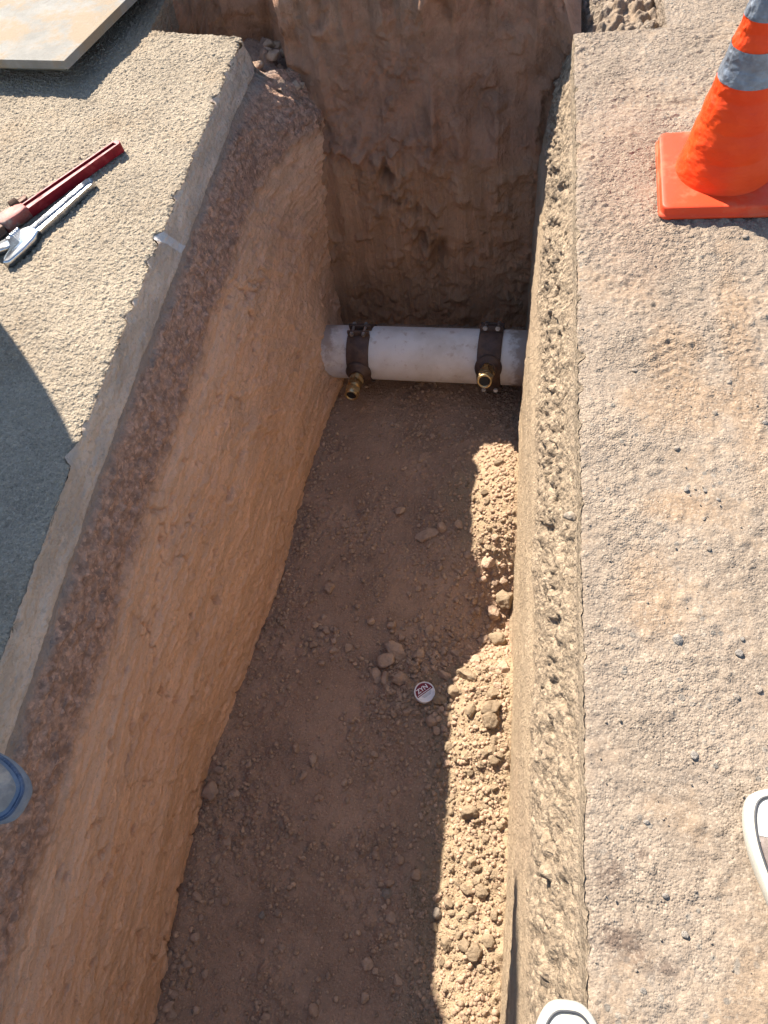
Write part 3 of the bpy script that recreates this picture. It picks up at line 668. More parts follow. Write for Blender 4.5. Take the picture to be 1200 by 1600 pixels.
# loose stones one can pick out on the right pavement: pixel, half size, kind
def gz(x, y): return 0.002 + 0 * x
pv = [(1155, 1020, .010, 'g', 'dark grey stone with a shadow right of the dusty strip, above two pale ones'), (1160, 998, .006, 'g', 'small grey stone just above the dark grey stone on the right pavement'),
      (1185, 1077, .009, 'p', 'pale rounded stone near the right picture border'), (1150, 1088, .010, 'p', 'pale split stone left of the stone at the right border'),
      (1058, 998, .014, 'g', 'flat blue grey stone set in the right pavement'), (1073, 765, .008, 'g', 'dark stone casting a shadow below the dust patch'),
      (1102, 767, .005, 'g', 'tiny dark stone, upper of two in line on the right pavement'), (1122, 780, .006, 'g', 'tiny dark stone, lower of two in line on the right pavement'),
      (1100, 810, .006, 'p', 'small pale stone below the two dark ones'), (1108, 857, .007, 'p', 'pale stone beside a short twig shadow'), (1058, 700, .008, 'p', 'chalky stone on the dust under the boot print'),
      (1140, 597, .009, 'p', 'light stone right of the boot print'), (1117, 645, .008, 'p', 'pale green grey stone below the light one'), (886, 795, .017, 'p', 'rounded clod stuck out of the right cut edge'),
      (992, 578, .008, 'p', 'white chalk crumb left of the boot print'), (1195, 660, .008, 'g', 'grey stone at the right border above the middle'), (1085, 1180, .010, 'g', 'round grey stone set in the pavement dust'),
      (1010, 1285, .007, 'g', 'small grey stone near the bottom of the dusty strip'), (1040, 1400, .007, 'g', 'dark stone right of the brown stains'), (1070, 1460, .008, 'g', 'grey green stone below right of the stains'),
      (1005, 1548, .007, 'g', 'small grey stone near the left white toe'), (1165, 370, .010, 'p', 'pale stone at the edge of the cone shadow'), (1195, 862, .007, 'p', 'white stone at the right border, mid height')]
for px, py, s, k, lab in pv:
    x, y, z = ray_floor(px, py, gz)
    zz = -0.05 if px == 886 else 0.001
    if px == 886: x, y = 0.088, 0.70
    put_rock('loose_stone', random.choice(PS if k == 'p' else GS), x, y, zz, s * .72, s * .62, s * .42, lab, 'stone', sink=.4)
# clods broken loose at the far left corner of the asphalt
for i in range(16):
    x = random.uniform(-1.0, -0.80); y = random.uniform(2.5, 2.72); s = random.uniform(.010, .022)
    put_rock('base_clod', random.choice(CL), x, y, -0.15 - 0.45 * max(0, x + .95), s * 1.2, s, s * .8, 'grey brown clod heaped behind the far corner of the left pavement', 'clod', 'clods behind the far corner', sink=.3)

# ------------------------------------------------------------------ water pipe with two saddles
PZ = -0.99; PR = 0.107
PA = Vector((-0.83, 1.982, PZ)); PB = Vector((-0.02, 1.93, PZ)); PD = (PB - PA).normalized()
def mat_pipe():
    n = NT('dusty_white_pipe', 0.55, 0, 0.35)
    c = n.mix(n.rng(n.noise(7, 5, 0.6), 0.35, 0.7), (0.74, 0.68, 0.62), (0.60, 0.52, 0.44))
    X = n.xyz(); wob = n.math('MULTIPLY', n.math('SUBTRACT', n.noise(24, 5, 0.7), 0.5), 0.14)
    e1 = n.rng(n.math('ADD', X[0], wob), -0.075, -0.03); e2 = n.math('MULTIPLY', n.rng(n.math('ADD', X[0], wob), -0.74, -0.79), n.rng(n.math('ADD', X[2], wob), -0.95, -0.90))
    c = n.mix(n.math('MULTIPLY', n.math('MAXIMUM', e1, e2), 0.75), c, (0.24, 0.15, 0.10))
    c = n.mix(n.math('MULTIPLY', n.rng(n.noise(26, 5, 0.72), 0.55, 0.70), 0.6), c, (0.42, 0.29, 0.20))
    return n.out(c, n.bump(n.noise(120, 4), 0.002, 0.3))
MT['pipe'] = mat_pipe()
MT['saddle'] = mat_plain('brown_coated_iron', (0.085, 0.05, 0.036), 0.55, 0.2, 0.4, 0.25, 30, 0.3, (0.17, 0.105, 0.07), 0.6)
MT['brass'] = mat_plain('weathered_brass', (0.36, 0.23, 0.10), 0.42, 1.0, 0.5, 0.2, 50, 0.15, (0.20, 0.13, 0.07), 0.6, 40)
MT['brass_bright'] = mat_plain('bright_brass', (0.50, 0.37, 0.19), 0.36, 1.0, 0.5, 0.2, 60, 0.15, (0.25, 0.16, 0.09), 0.5, 50)
MT['steel'] = mat_plain('zinc_bolt', (0.42, 0.40, 0.38), 0.4, 0.9, 0.5, 0.2, 60, 0.2, (0.20, 0.13, 0.09), 0.5)
MT['black'] = mat_plain('bore_shade', (0.012, 0.010, 0.009), 0.7)
bm = bmesh.new()
ext = 0.16
n_ = 60
rings = []
x_, y_, z_ = frame(PD)
for t in np.linspace(-ext, (PB - PA).length + ext, 40):
    rings.append([bm.verts.new(PA + PD * t + (x_ * math.cos(2 * math.pi * k / n_) + y_ * math.sin(2 * math.pi * k / n_)) * PR) for k in range(n_)])
for A_, B_ in zip(rings, rings[1:]):
    for k in range(n_): bm.faces.new((A_[k], A_[(k + 1) % n_], B_[(k + 1) % n_], B_[k]))
tag(bm_obj('water_pipe', bm, MT['pipe'], None, True), 'dusty white plastic water main crossing the trench bottom', 'pipe')

def saddle(t, elev, label, swing=0.0, bright=False):
    """wide strap round the main, bolted above and below, with a threaded boss and a brass valve pointing out"""
    c = PA + PD * t; root = empty('pipe_saddle', c); tag(root, label, 'pipe saddle', 'saddles clamped on the water pipe')
    ax = PD; fwd = Vector((0, -1, 0)); fwd = (fwd - ax * fwd.dot(ax)).normalized(); up = Vector((0, 0, 1))
    pol = lambda a, r: (fwd * math.cos(a) + up * math.sin(a)) * r      # angle 0 = towards the viewer, 90 = up
    W = 0.045
    def band(a0, a1, r0, r1, w, k=40):
        b = bmesh.new(); prev = None
        for i in range(k + 1):
            a = a0 + (a1 - a0) * i / k
            cur = [b.verts.new(pol(a, r) + ax * s) for r, s in ((r0, -w), (r1 - .002, -w), (r1, -w + .003), (r1, w - .003), (r1 - .002, w), (r0, w))]
            if prev:
                for j in range(6): b.faces.new((prev[j], prev[(j + 1) % 6], cur[(j + 1) % 6], cur[j]))
            else: b.faces.new(cur[::-1])
            prev = cur
        b.faces.new(prev); return b
    e = R(elev)
    bm_obj('front_strap', band(e - R(80), e + R(80), PR + .001, PR + .009, W), MT['saddle'], root, True)
    bm_obj('rear_strap', band(e + R(98), e + R(262), PR + .001, PR + .008, W), MT['saddle'], root, True)
    for sgn in (1, -1):
        a = e + sgn * R(89)
        tang = (pol(a + R(90), 1)); rad = pol(a, 1)
        rot = Matrix((ax, tang, rad)).transposed()
        b = bmesh.new()
        for s2 in (-1, 1): bm_box(b, pol(a, PR + .014) + tang * s2 * .017, (2 * W, .010, .026), rot, .003)
        bm_obj('lug', b, MT['saddle'], root, True)
        for off in (-.024, .024):
            bo = bmesh.new()
            bm_lathe(bo, [(.0055, -.036), (.0055, .036)], pol(a, PR + .020) + ax * off, tang, 12)
            bolt = bm_obj('bolt', bo, MT['steel'], root, False)
            for s2, q in ((-1, .023), (1, .023)):
                bn = bmesh.new(); bm_lathe(bn, [(.0095, 0), (.0095, .009)], pol(a, PR + .020) + ax * off + tang * (s2 * q if s2 > 0 else -q - .009), tang, 6)
                bm_obj('nut', bn, MT['steel'], bolt, False)
    d = pol(e, 1)
    b = bmesh.new(); bm_lathe(b, [(.052, .0), (.052, .012), (.046, .018), (.036, .022), (.034, .030), (.030, .032)], d * (PR - .002), d, 36)
    bm_obj('outlet_boss', b, MT['saddle'], root, True)
    d2 = (d + ax * swing).normalized(); o = d * (PR + .026)
    def vl(b, prof, *a, **k): bm_lathe(b, [(r * 1.15, t * 1.12) for r, t in prof], *a, **k)
    b = bmesh.new(); vl(b, [(.022, 0), (.022, .010), (.019, .013), (.019, .018)], o, d2, 24); body = bm_obj('outlet_valve', b, MT['brass'], root, True)
    b = bmesh.new(); vl(b, [(.027, .016), (.028, .018), (.028, .030), (.027, .032)], o, d2, 6); bm_obj('hexagon_nut', b, MT['brass_bright'] if not bright else MT['brass'], body)
    b = bmesh.new(); vl(b, [(.020, .031), (.024, .040), (.025, .052), (.022, .060), (.018, .062), (.018, .066)], o, d2, 24); bm_obj('plug_chamber', b, MT['brass'], body, True)
    side = d2.cross(ax).normalized()
    b = bmesh.new(); vl(b, [(.013, .018), (.013, .030), (.009, .031), (.009, .041)], o + d2 * .046, -side if side.z < 0 else side, 4, twist=.6); bm_obj('turning_key', b, MT['brass'], body)
    b = bmesh.new(); vl(b, [(.026, .064), (.027, .066), (.027, .080), (.026, .082)], o, d2, 6, twist=.3); bm_obj('coupling_nut', b, MT['brass_bright'], body)
    b = bmesh.new(); vl(b, [(.024, .081), (.024, .094), (.023, .096), (.0175, .096), (.0165, .080), (.0165, .066)], o, d2, 28, capA=False, capB=False); bm_obj('outlet_collar', b, MT['brass_bright'], body, True)
    b = bmesh.new(); vl(b, [(.0172, .0905), (.0172, .091)], o, d2, 24); bm_obj('bore_shade_disc', b, MT['black'], body)  # black disc just inside the mouth stands in for the shade within
L_ = (PB - PA).length
saddle(0.168, 4, 'brown saddle at the left with its brass valve pointing down', -0.02)
saddle(0.688, 27, 'brown saddle at the right with its brass valve mouth facing the viewer', 0.0, True)

# ------------------------------------------------------------------ round tin
def can():
    x, y, z = cx_, cy_, cz_
    root = empty('round_can', (x, y, z + 0.010)); root.rotation_euler = (R(4), R(5), R(42)); tag(root, 'small round white tin with a dark red lettered lid lying among the clods', 'tin')
    white = mat_plain('white_tin_plastic', (0.72, 0.70, 0.70), 0.45, 0, 0.4, 0.06, 60, 0, (0.45, 0.33, 0.25), 0.25); red = mat_plain('dark_red_print', (0.16, 0.006, 0.014), 0.45, 0, 0.4, 0.1)
    grey = mat_plain('grey_print', (0.36, 0.37, 0.41), 0.5, 0, 0.4, 0.05)
    r = .0335
    b = bmesh.new(); bm_lathe(b, [(r - .004, 0), (r - .0015, .001), (r - .0005, .003), (r - .0005, .010)], n=56); bm_obj('tub', b, white, root, True)
    b = bmesh.new(); bm_lathe(b, [(r, .0104), (r, .0175), (r - .0006, .0192), (r - .002, .0200), (r - .0034, .0196), (r - .004, .0188)], n=56, capB=True); bm_obj('lid', b, white, root, True)
    rl = r - .0044
    def seg(a0, a1, zt, name, mat, rr=rl, k=30):
        b = bmesh.new(); vs = [b.verts.new((rr * math.cos(a0 + (a1 - a0) * i / k), rr * math.sin(a0 + (a1 - a0) * i / k), zt)) for i in range(k + 1)]
        b.faces.new(vs); return bm_obj(name, b, mat, root)
    seg(R(-8), R(188), .0190, 'printed_panel', red)
    def strip(y0, y1, x0, x1, mat, name, zt=.0191):
        b = bmesh.new(); b.faces.new([b.verts.new(p) for p in ((x0, y0, zt), (x1, y0, zt), (x1, y1, zt), (x0, y1, zt))]); bm_obj(name, b, mat, root)
    strip(-.0010, .0010, -.026, .024, white, 'printed_line', .0193)
    for i, yy in enumerate((-.008, -.0105, -.013, -.0155)): strip(yy, yy + .0013, -.018 + i * .002, .020 - i * .002, grey, 'small_print')
    cu = bpy.data.curves.new('lettering', 'FONT'); cu.body = 'ZYN'; cu.size = .0195; cu.align_x = 'CENTER'; cu.align_y = 'CENTER'; cu.extrude = .00005; cu.offset = .0005
    t = bpy.data.objects.new('tmp', cu); COL.objects.link(t); dg = bpy.context.evaluated_depsgraph_get(); me = bpy.data.meshes.new_from_object(t.evaluated_get(dg)); bpy.data.objects.remove(t)
    o = link('lettering', me, white, root); o.location = (-.001, .0115, .0193); me.materials.clear(); me.materials.append(white)
    b = bmesh.new()
    A = [R(a) for a in np.linspace(-120, -35, 16)]
    lo = [b.verts.new(((r + .0003) * math.cos(a), (r + .0003) * math.sin(a), .011)) for a in A]; hi = [b.verts.new(((r + .0003) * math.cos(a), (r + .0003) * math.sin(a), .0172)) for a in A]
    for i in range(15): b.faces.new((lo[i], lo[i + 1], hi[i + 1], hi[i]))
    bm_obj('side_label', b, red, root, True)
can()

# ------------------------------------------------------------------ traffic cone
def cone():
    root = empty('traffic_cone', (0.438, 1.608, 0.004), R(-2)); tag(root, 'orange traffic cone with crinkled sleeve and two grey reflective bands on the right pavement', 'traffic cone')
    n = NT('orange_sleeve', 0.5, 0, 0.3); c = n.mix(n.rng(n.noise(12, 3, 0.5, n.O), 0.3, 0.7), (0.72, 0.042, 0.003), (0.80, 0.065, 0.005))
    sleeve = n.out(c, n.bump(n.noise(1.0, 4, 0.6, n.scale(n.O, (60, 60, 160))), 0.004, 0.25))
    basem = mat_plain('orange_base', (0.70, 0.05, 0.008), 0.55, 0, 0.35, 0.06, 12, 0.05, (0.62, 0.20, 0.10), 0.3)
    n = NT('grey_reflective', 0.35, 0.25, 0.6); band = n.out(n.mix(n.rng(n.noise(25, 4, 0.6, n.O), 0.35, 0.7), (0.12, 0.135, 0.165), (0.22, 0.24, 0.275)), n.bump(n.noise(1.0, 4, 0.6, n.scale(n.O, (50, 50, 90))), 0.006, 0.4))
    b = bmesh.new(); s = .144
    pts = []
    for sx, sy, a0 in ((1, 1, 0), (-1, 1, 90), (-1, -1, 180), (1, -1, 270)):
        for a in range(0, 91, 15): pts.append((sx * (s - .02) + .02 * math.cos(R(a0 + a)), sy * (s - .02) + .02 * math.sin(R(a0 + a))))
    def ring(f, z): return [b.verts.new((x * f, y * f, z)) for x, y in pts]
    rs = [ring(f, z) for f, z in ((1.0, 0), (1.015, .003), (1.015, .008), (.99, .010), (.985, .0115), (.985, .024), (.975, .0275), (.955, .029), (.90, .0292), (.75, .0305))]
    for A, B in zip(rs, rs[1:]):
        for k in range(len(pts)): b.faces.new((A[k], A[(k + 1) % len(pts)], B[(k + 1) % len(pts)], B[k]))
    b.faces.new(rs[0][::-1]); b.faces.new(rs[-1]); bm_obj('base', b, basem, root, True)
    H = .40; r0, r1 = .104, .025
    def rad(z, a):
        t = (z - .03) / H
        r = r0 + (r1 - r0) * t + .004 * math.exp(-t * 30)
        return r
    def sect(name, z0, z1, mat, proud=0.0):
        nz = max(6, int((z1 - z0) / .0022)); na = 150
        Z, A = np.meshgrid(np.linspace(z0, z1, nz), np.linspace(0, 2 * np.pi, na), indexing='ij')
        t = (Z - .03) / H; r = r0 + (r1 - r0) * t + proud + .004 * np.exp(-t * 30)
        seg = (Z - .03) / .062; r += .0022 * np.abs(np.sin(np.pi * seg))                       # soft tiers of the collapsible sleeve
        s1 = np.sin(A / 2)                                                                       # periodic coordinates
        cx, sy = np.cos(A), np.sin(A)
        wr = np.exp(-((np.arctan2(sy, cx) - R(198)) / .55)**2) + np.exp(-((np.arctan2(sy, cx) + 2 * np.pi - R(198)) / .55)**2)
        cr = fbm(A * 3.2 + 3.0, Z * 62, 3, 401, 0.6); r += (.0006 + .0032 * wr) * np.where(A < 2 * np.pi - 1e-6, cr, fbm(0 * A + 3.0, Z * 62, 3, 401, 0.6)) * (1 - np.exp(-(A / .4)**2) * 0)
        fade = np.minimum(1, np.minimum(A, 2 * np.pi - A) / .5); 
        P = np.stack([r * np.cos(A), r * np.sin(A), Z], -1)
        P[:, -1] = P[:, 0]
        o = link(name, mesh_np(name, P.reshape(-1, 3), grid_faces(nz, na, 0, True)), mat, root); return o
    sect('sleeve', .030, .250, sleeve); sect('reflective_band', .246, .311, band, .0012); sect('sleeve', .307, .367, sleeve); sect('reflective_band', .363, .404, band, .0012); sect('sleeve', .400, .43, sleeve)
    b = bmesh.new(); bm_lathe(b, [(.027, .428), (.027, .434), (.024, .440), (.012, .442)], n=32); bm_obj('cap', b, sleeve, root, True)
cone()

# ------------------------------------------------------------------ wrenches
def on_ground(px, py, z=0.0):
    d = RB @ np.array([px - 600, py - 800, 1121.0]); t = (1.2 - z) / d[2]; return Vector((t * d[0], t * d[1], z))
def pipe_wrench():
    a = on_ground(184, 232, .015); bq = on_ground(8, 356, .015); ang = math.atan2(bq.y - a.y, bq.x - a.x)
    root = empty('pipe_wrench', (a.x, a.y, 0.0045), ang); tag(root, 'worn red pipe wrench lying flat on the left pavement', 'wrench')
    red = mat_plain('dark_red_enamel', (0.22, 0.006, 0.012), 0.5, 0, 0.25, 0.2, 60, 0.15, (0.30, 0.07, 0.06), 0.35, 30)
    worn = mat_plain('worn_pink_red', (0.33, 0.085, 0.065), 0.6, 0, 0.4, 0.25, 30, 0.3, (0.42, 0.33, 0.26), 0.7, 22)
    rust = mat_plain('rusty_steel', (0.13, 0.075, 0.055), 0.65, 0.6, 0.4, 0.3, 60, 0.4, (0.27, 0.20, 0.15), 0.5, 40)
    # handle: I section, x from 0 (end) to .40, flanges along both long edges
    L = .36
    w = lambda x: .0115 + .005 * (x / L)
    def rail(sgn):
        b = bmesh.new(); pts = []
        for i in range(25):
            x = L * i / 24; pts.append((x, sgn * w(x)))
        for (x0, y0), (x1, y1) in zip(pts, pts[1:]):
            d = Vector((x1 - x0, y1 - y0, 0)); bm_box(b, ((x0 + x1) / 2, (y0 + y1) / 2, .014), (d.length + .0005, .0042, .028), Matrix.Rotation(math.atan2(d.y, d.x), 3, 'Z'))
        bmesh.ops.remove_doubles(b, verts=b.verts, dist=.0006); return b
    bm_obj('flange', rail(1), red, root); bm_obj('flange', rail(-1), red, root)
    b = bmesh.new(); bm_prism(b, [(0, -w(0)), (L, -w(L)), (L, w(L)), (0, w(0))], .005, .0225); bm_obj('web', b, red, root)
    b = bmesh.new(); pts = [(-.004 - .011 * math.cos(a), (w(0) + .0025) * math.sin(a)) for a in np.linspace(-math.pi / 2, math.pi / 2, 14)] + [(.002, w(0) + .0025), (.002, -w(0) - .0025)]
    bm_prism(b, pts, 0, .028, .002); bm_obj('handle_end', b, red, root, False)
    # housing, fixed jaw, hook jaw with shank, knurled nut, springs
    b = bmesh.new(); bm_prism(b, [(L - .03, -.017), (L - .01, -.019), (L + .012, -.034), (L + .04, -.036), (L + .058, -.026), (L + .06, .004), (L + .05, .020), (L - .005, .021), (L - .03, .018)], .001, .034, .005); bm_obj('housing', b, worn, root, True)
    b = bmesh.new(); bm_prism(b, [(L + .055, -.012), (L + .105, -.010), (L + .115, .004), (L + .108, .020), (L + .058, .020)], .006, .030, .002); bm_obj('heel_jaw', b, rust, root)
    b = bmesh.new(); bm_prism(b, [(L - .055, -.047), (L + .15, -.047), (L + .175, -.035), (L + .175, .012), (L + .135, .014), (L + .132, -.028), (L + .10, -.031), (L - .055, -.031)], .007, .028, .002); bm_obj('hook_jaw', b, rust, root)
    for i in range(18):
        bb = bmesh.new(); bm_box(bb, (L + .02 + .004 * i, -.030, .0175), (.0018, .004, .020)); bm_obj('tooth', bb, rust, root)
    b = bmesh.new(); prof = [(.010, -.012)]
    for k in range(8): prof += [(.0205, -.0115 + k * .003), (.0185, -.010 + k * .003)]
    prof += [(.010, .0125)]
    bm_lathe(b, prof, (L - .016, -.039, .021), (1, 0, 0), 24); bm_obj('adjusting_nut', b, rust, root)
    b = bmesh.new(); bm_tube(b, [(L - .040, -.030, .020), (L - .055, -.036, .026), (L - .058, -.046, .026), (L - .045, -.050, .024), (L - .02, -.048, .028)], .0035, 8); bm_obj('spring', b, rust, root, True)
pipe_wrench()
def adjustable_wrench():
    a = on_ground(146, 283, .012); bq = on_ground(12, 400, .012); ang = math.atan2(bq.y - a.y, bq.x - a.x)
    root = empty('adjustable_wrench', (a.x, a.y, 0.0045), ang); tag(root, 'silver chrome adjustable wrench lying beside the red wrench', 'wrench')
    chrome = mat_plain('satin_chrome', (0.50, 0.50, 0.51), 0.24, 1.0, 0.5, 0.08, 30, 0.06, (0.33, 0.30, 0.26), 0.3, 20)
    L = .205; root.scale = (1.2, 1.2, 1.2)
    # handle: raised rim round a sunken panel
    def outline(ex, x0=0.0, r=.0145):
        p = [(x0 - ex - .010 * 0 + (r + ex) * (1 - math.cos(a)) - 0, (r + ex) * math.sin(a)) for a in np.linspace(-math.pi / 2, math.pi / 2, 2)]
        arc = [(x0 + r - (r + ex) * math.cos(a), (r + ex) * math.sin(a)) for a in np.linspace(math.pi / 2, -math.pi / 2, 16)]
        return arc + [(L - ex * .0, -(.0175 + ex)), (L - ex * .0, (.0175 + ex))]
    b = bmesh.new(); bm_prism(b, outline(0), .000, .0135); b.faces.ensure_lookup_table(); top = b.faces[1]
    bmesh.ops.inset_region(b, faces=[top], thickness=.0045, depth=0); bmesh.ops.inset_region(b, faces=[top], thickness=.0012, depth=-.009)
    bmesh.ops.bevel(b, geom=[e for e in b.edges if all(v.co.z > .0134 for v in e.verts)], offset=.0012, segments=2, profile=.5, affect='EDGES')
    bm_obj('handle', b, chrome, root)
    b = bmesh.new(); bm_prism(b, [(L - .012, -.018), (L + .005, -.030), (L + .034, -.036), (L + .050, -.030), (L + .058, .002), (L + .095, .010), (L + .105, .022), (L + .095, .034), (L + .050, .034), (L + .015, .030), (L - .012, .018)], .0, .017, .004); bm_obj('head', b, chrome, root, True)
    b = bmesh.new(); bm_prism(b, [(L + .040, -.040), (L + .062, -.046), (L + .090, -.052), (L + .098, -.046), (L + .093, -.034), (L + .070, -.014), (L + .060, -.006), (L + .048, -.010), (L + .044, -.030)], .001, .016, .0035); bm_obj('movable_jaw', b, chrome, root, True)
    b = bmesh.new(); bm_prism(b, [(L + .016, -.044), (L + .046, -.044), (L + .050, -.031), (L + .014, -.031)], .004, .014, .002); bm_obj('jaw_rack', b, chrome, root)
    b = bmesh.new(); prof = [(.004, -.014)]
    for k in range(5): prof += [(.0095, -.013 + k * .0056), (.0095, -.0105 + k * .0056), (.0062, -.0098 + k * .0056), (.0062, -.008 + k * .0056)]
    prof += [(.004, .0145)]
    bm_lathe(b, prof, (L + .022, -.034, .0115), (1, 0, 0), 20); bm_obj('worm_screw', b, chrome, root, True)
adjustable_wrench()

# ------------------------------------------------------------------ weathered board on battens
def board():
    n = NT('weathered_board', 0.85, 0, 0.2)
    c = n.mix(n.rng(n.noise(9, 5, 0.65, n.O), 0.3, 0.7), (0.20, 0.185, 0.16), (0.28, 0.26, 0.228))
    c = n.mix(n.math('MULTIPLY', n.rng(n.noise(5, 6, 0.7, n.O), 0.44, 0.58), 0.85), c, (0.27, 0.195, 0.12))
    c = n.mix(n.math('MULTIPLY', n.rng(n.noise(60, 4, 0.7, n.O), 0.62, 0.72), 0.6), c, (0.22, 0.15, 0.10))
    m = n.out(c, n.bump(n.noise(90, 5, 0.7, n.O), 0.004, 0.6))
    A = on_ground(100, 95, .086); Bf = on_ground(0, 93, .086); ang = math.atan2(A.y - Bf.y, A.x - Bf.x)
    root = empty('wooden_board', (A.x, A.y, 0), ang); tag(root, 'weathered grey board with dried mud, raised off the left pavement in the far corner', 'board')
    w, l, tk = 1.05, 0.95, .027; sk = 0.10
    b = bmesh.new(); bm_prism(b, [(-w, 0), (0, 0), (sk, l), (-w + sk, l)], .086 - tk, .086, .0015); bm_obj('panel', b, m, root)
    for y in (.12, .8):
        b = bmesh.new(); bm_box(b, (-w / 2 + .03, y, .031), (.8, .07, .0555), None, .002); bm_obj('batten', b, m, root)
board()

# ------------------------------------------------------------------ people: shoes in view, bodies beyond the frame
def shoe(parent, loc, rz, L, W, sole_h, mats, style):
    """outline tapers to heel; toe at +Y end. Returns nothing; parts hang under the shoe"""
    out = []
    for k in range(72):
        a = 2 * math.pi * k / 72; s, c = math.sin(a), math.cos(a)
        y = L / 2 * (abs(s) ** 0.9) * (1 if s > 0 else -1); wx = W / 2 * (0.86 + 0.14 * math.sin((y / L + .5) * math.pi) + 0.10 * ss(0.0, L * .35, y) - .13 * ss(0, -L * .4, y))
        out.append((wx * (abs(c) ** 0.62) * (1 if c > 0 else -1), y))
    sh = empty('shoe', loc, rz); sh.parent = parent
    bpy.context.view_layer.update(); sh.matrix_parent_inverse = Matrix.Identity(4)
    def ringf(f, z, dy=0.0): return [((x * f[0]), y * f[1] + dy, z) for x, y in out]
    def loft(levels, mat, name, par, cap=True):
        b = bmesh.new(); R_ = [[b.verts.new(p) for p in lv] for lv in levels]; n = len(out)
        for A, B in zip(R_, R_[1:]):
            for k in range(n): b.faces.new((A[k], A[(k + 1) % n], B[(k + 1) % n], B[k]))
        if cap: b.faces.new(R_[0][::-1]); b.faces.new(R_[-1])
        return bm_obj(name, b, mat, par, True)
    ins = .022 if style == 'canvas' else .016; i1 = (1 - ins / W, 1 - ins / L)
    loft([ringf((.97, .985), 0), ringf((1, 1), .003), ringf((1.0, 1.0), sole_h * .55), ringf((.985, .995), sole_h * .9), ringf((.96, .985), sole_h), ringf(i1, sole_h + .001)], mats['sole'], 'sole', sh)
    b = bmesh.new(); bm_tube(b, [(x, y, sole_h + (.002 if style == 'canvas' else -.004)) for x, y, _ in ringf((i1[0] + (.0 if style == 'canvas' else .06), i1[1] + (.0 if style == 'canvas' else .022)), 0)], .0017 if style == 'canvas' else .0050, 8, closed=True)
    bm_obj('sole_stripe', b, mats['stripe'], sh, True)
    # upper: rings pulled towards a spine; height varies along the foot
    def up_pt(x, y, f, grow=0.0):
        t = (L / 2 - y) / L
        Hh = (0.030 + 0.030 * ss(0.03, .28, t) + 0.05 * ss(.26, .55, t)) * (1 if style == 'canvas' else 1.15)
        return (x * i1[0] * (1 - f) * (1 + grow), y * i1[1] * (1 - .35 * f if y > 0 else 1 - .18 * f), sole_h - .004 + (Hh + grow * .02) * math.sin(min(1, f * 1.15) * math.pi / 2))
    def dome(name, mat, keep, grow=0.0):
        b = bmesh.new(); fs = np.linspace(0, .97, 14); n = len(out)
        R_ = [[b.verts.new(up_pt(x, y, f, grow)) for x, y in out] for f in fs]
        for A, B in zip(R_, R_[1:]):
            for k in range(n):
                q = (A[k], A[(k + 1) % n], B[(k + 1) % n], B[k])
                if keep(sum(v.co.y for v in q) / 4): b.faces.new(q)
        if keep(0): b.faces.new(R_[-1])
        for v in [v for v in b.verts if not v.link_faces]: b.verts.remove(v)
        return bm_obj(name, b, mat, sh, True)
    dome('upper', mats['upper'], lambda y: True)
    if style == 'canvas':
        dome('toe_cap', mats['cap'], lambda y: y > L * .29, .03)
        b = bmesh.new()
        for i in range(5):
            yy = L * (.20 - .075 * i); z = up_pt(0, yy, .9)[2] + .004; bm_tube(b, [(-.022, yy, z - .006), (0, yy - .004, z), (.022, yy, z - .006)], .003, 6)
        bm_obj('laces', b, mats['cap'], sh, True)
    else:
        b = bmesh.new()
        for i in range(5):
            yy = L * (.16 - .07 * i); z = up_pt(0, yy, .9)[2] + .005; bm_tube(b, [(-.024, yy, z - .006), (0, yy - .004, z), (.024, yy, z - .006)], .003, 6)
        bm_obj('laces', b, mats['stripe'], sh, True)
    return sh

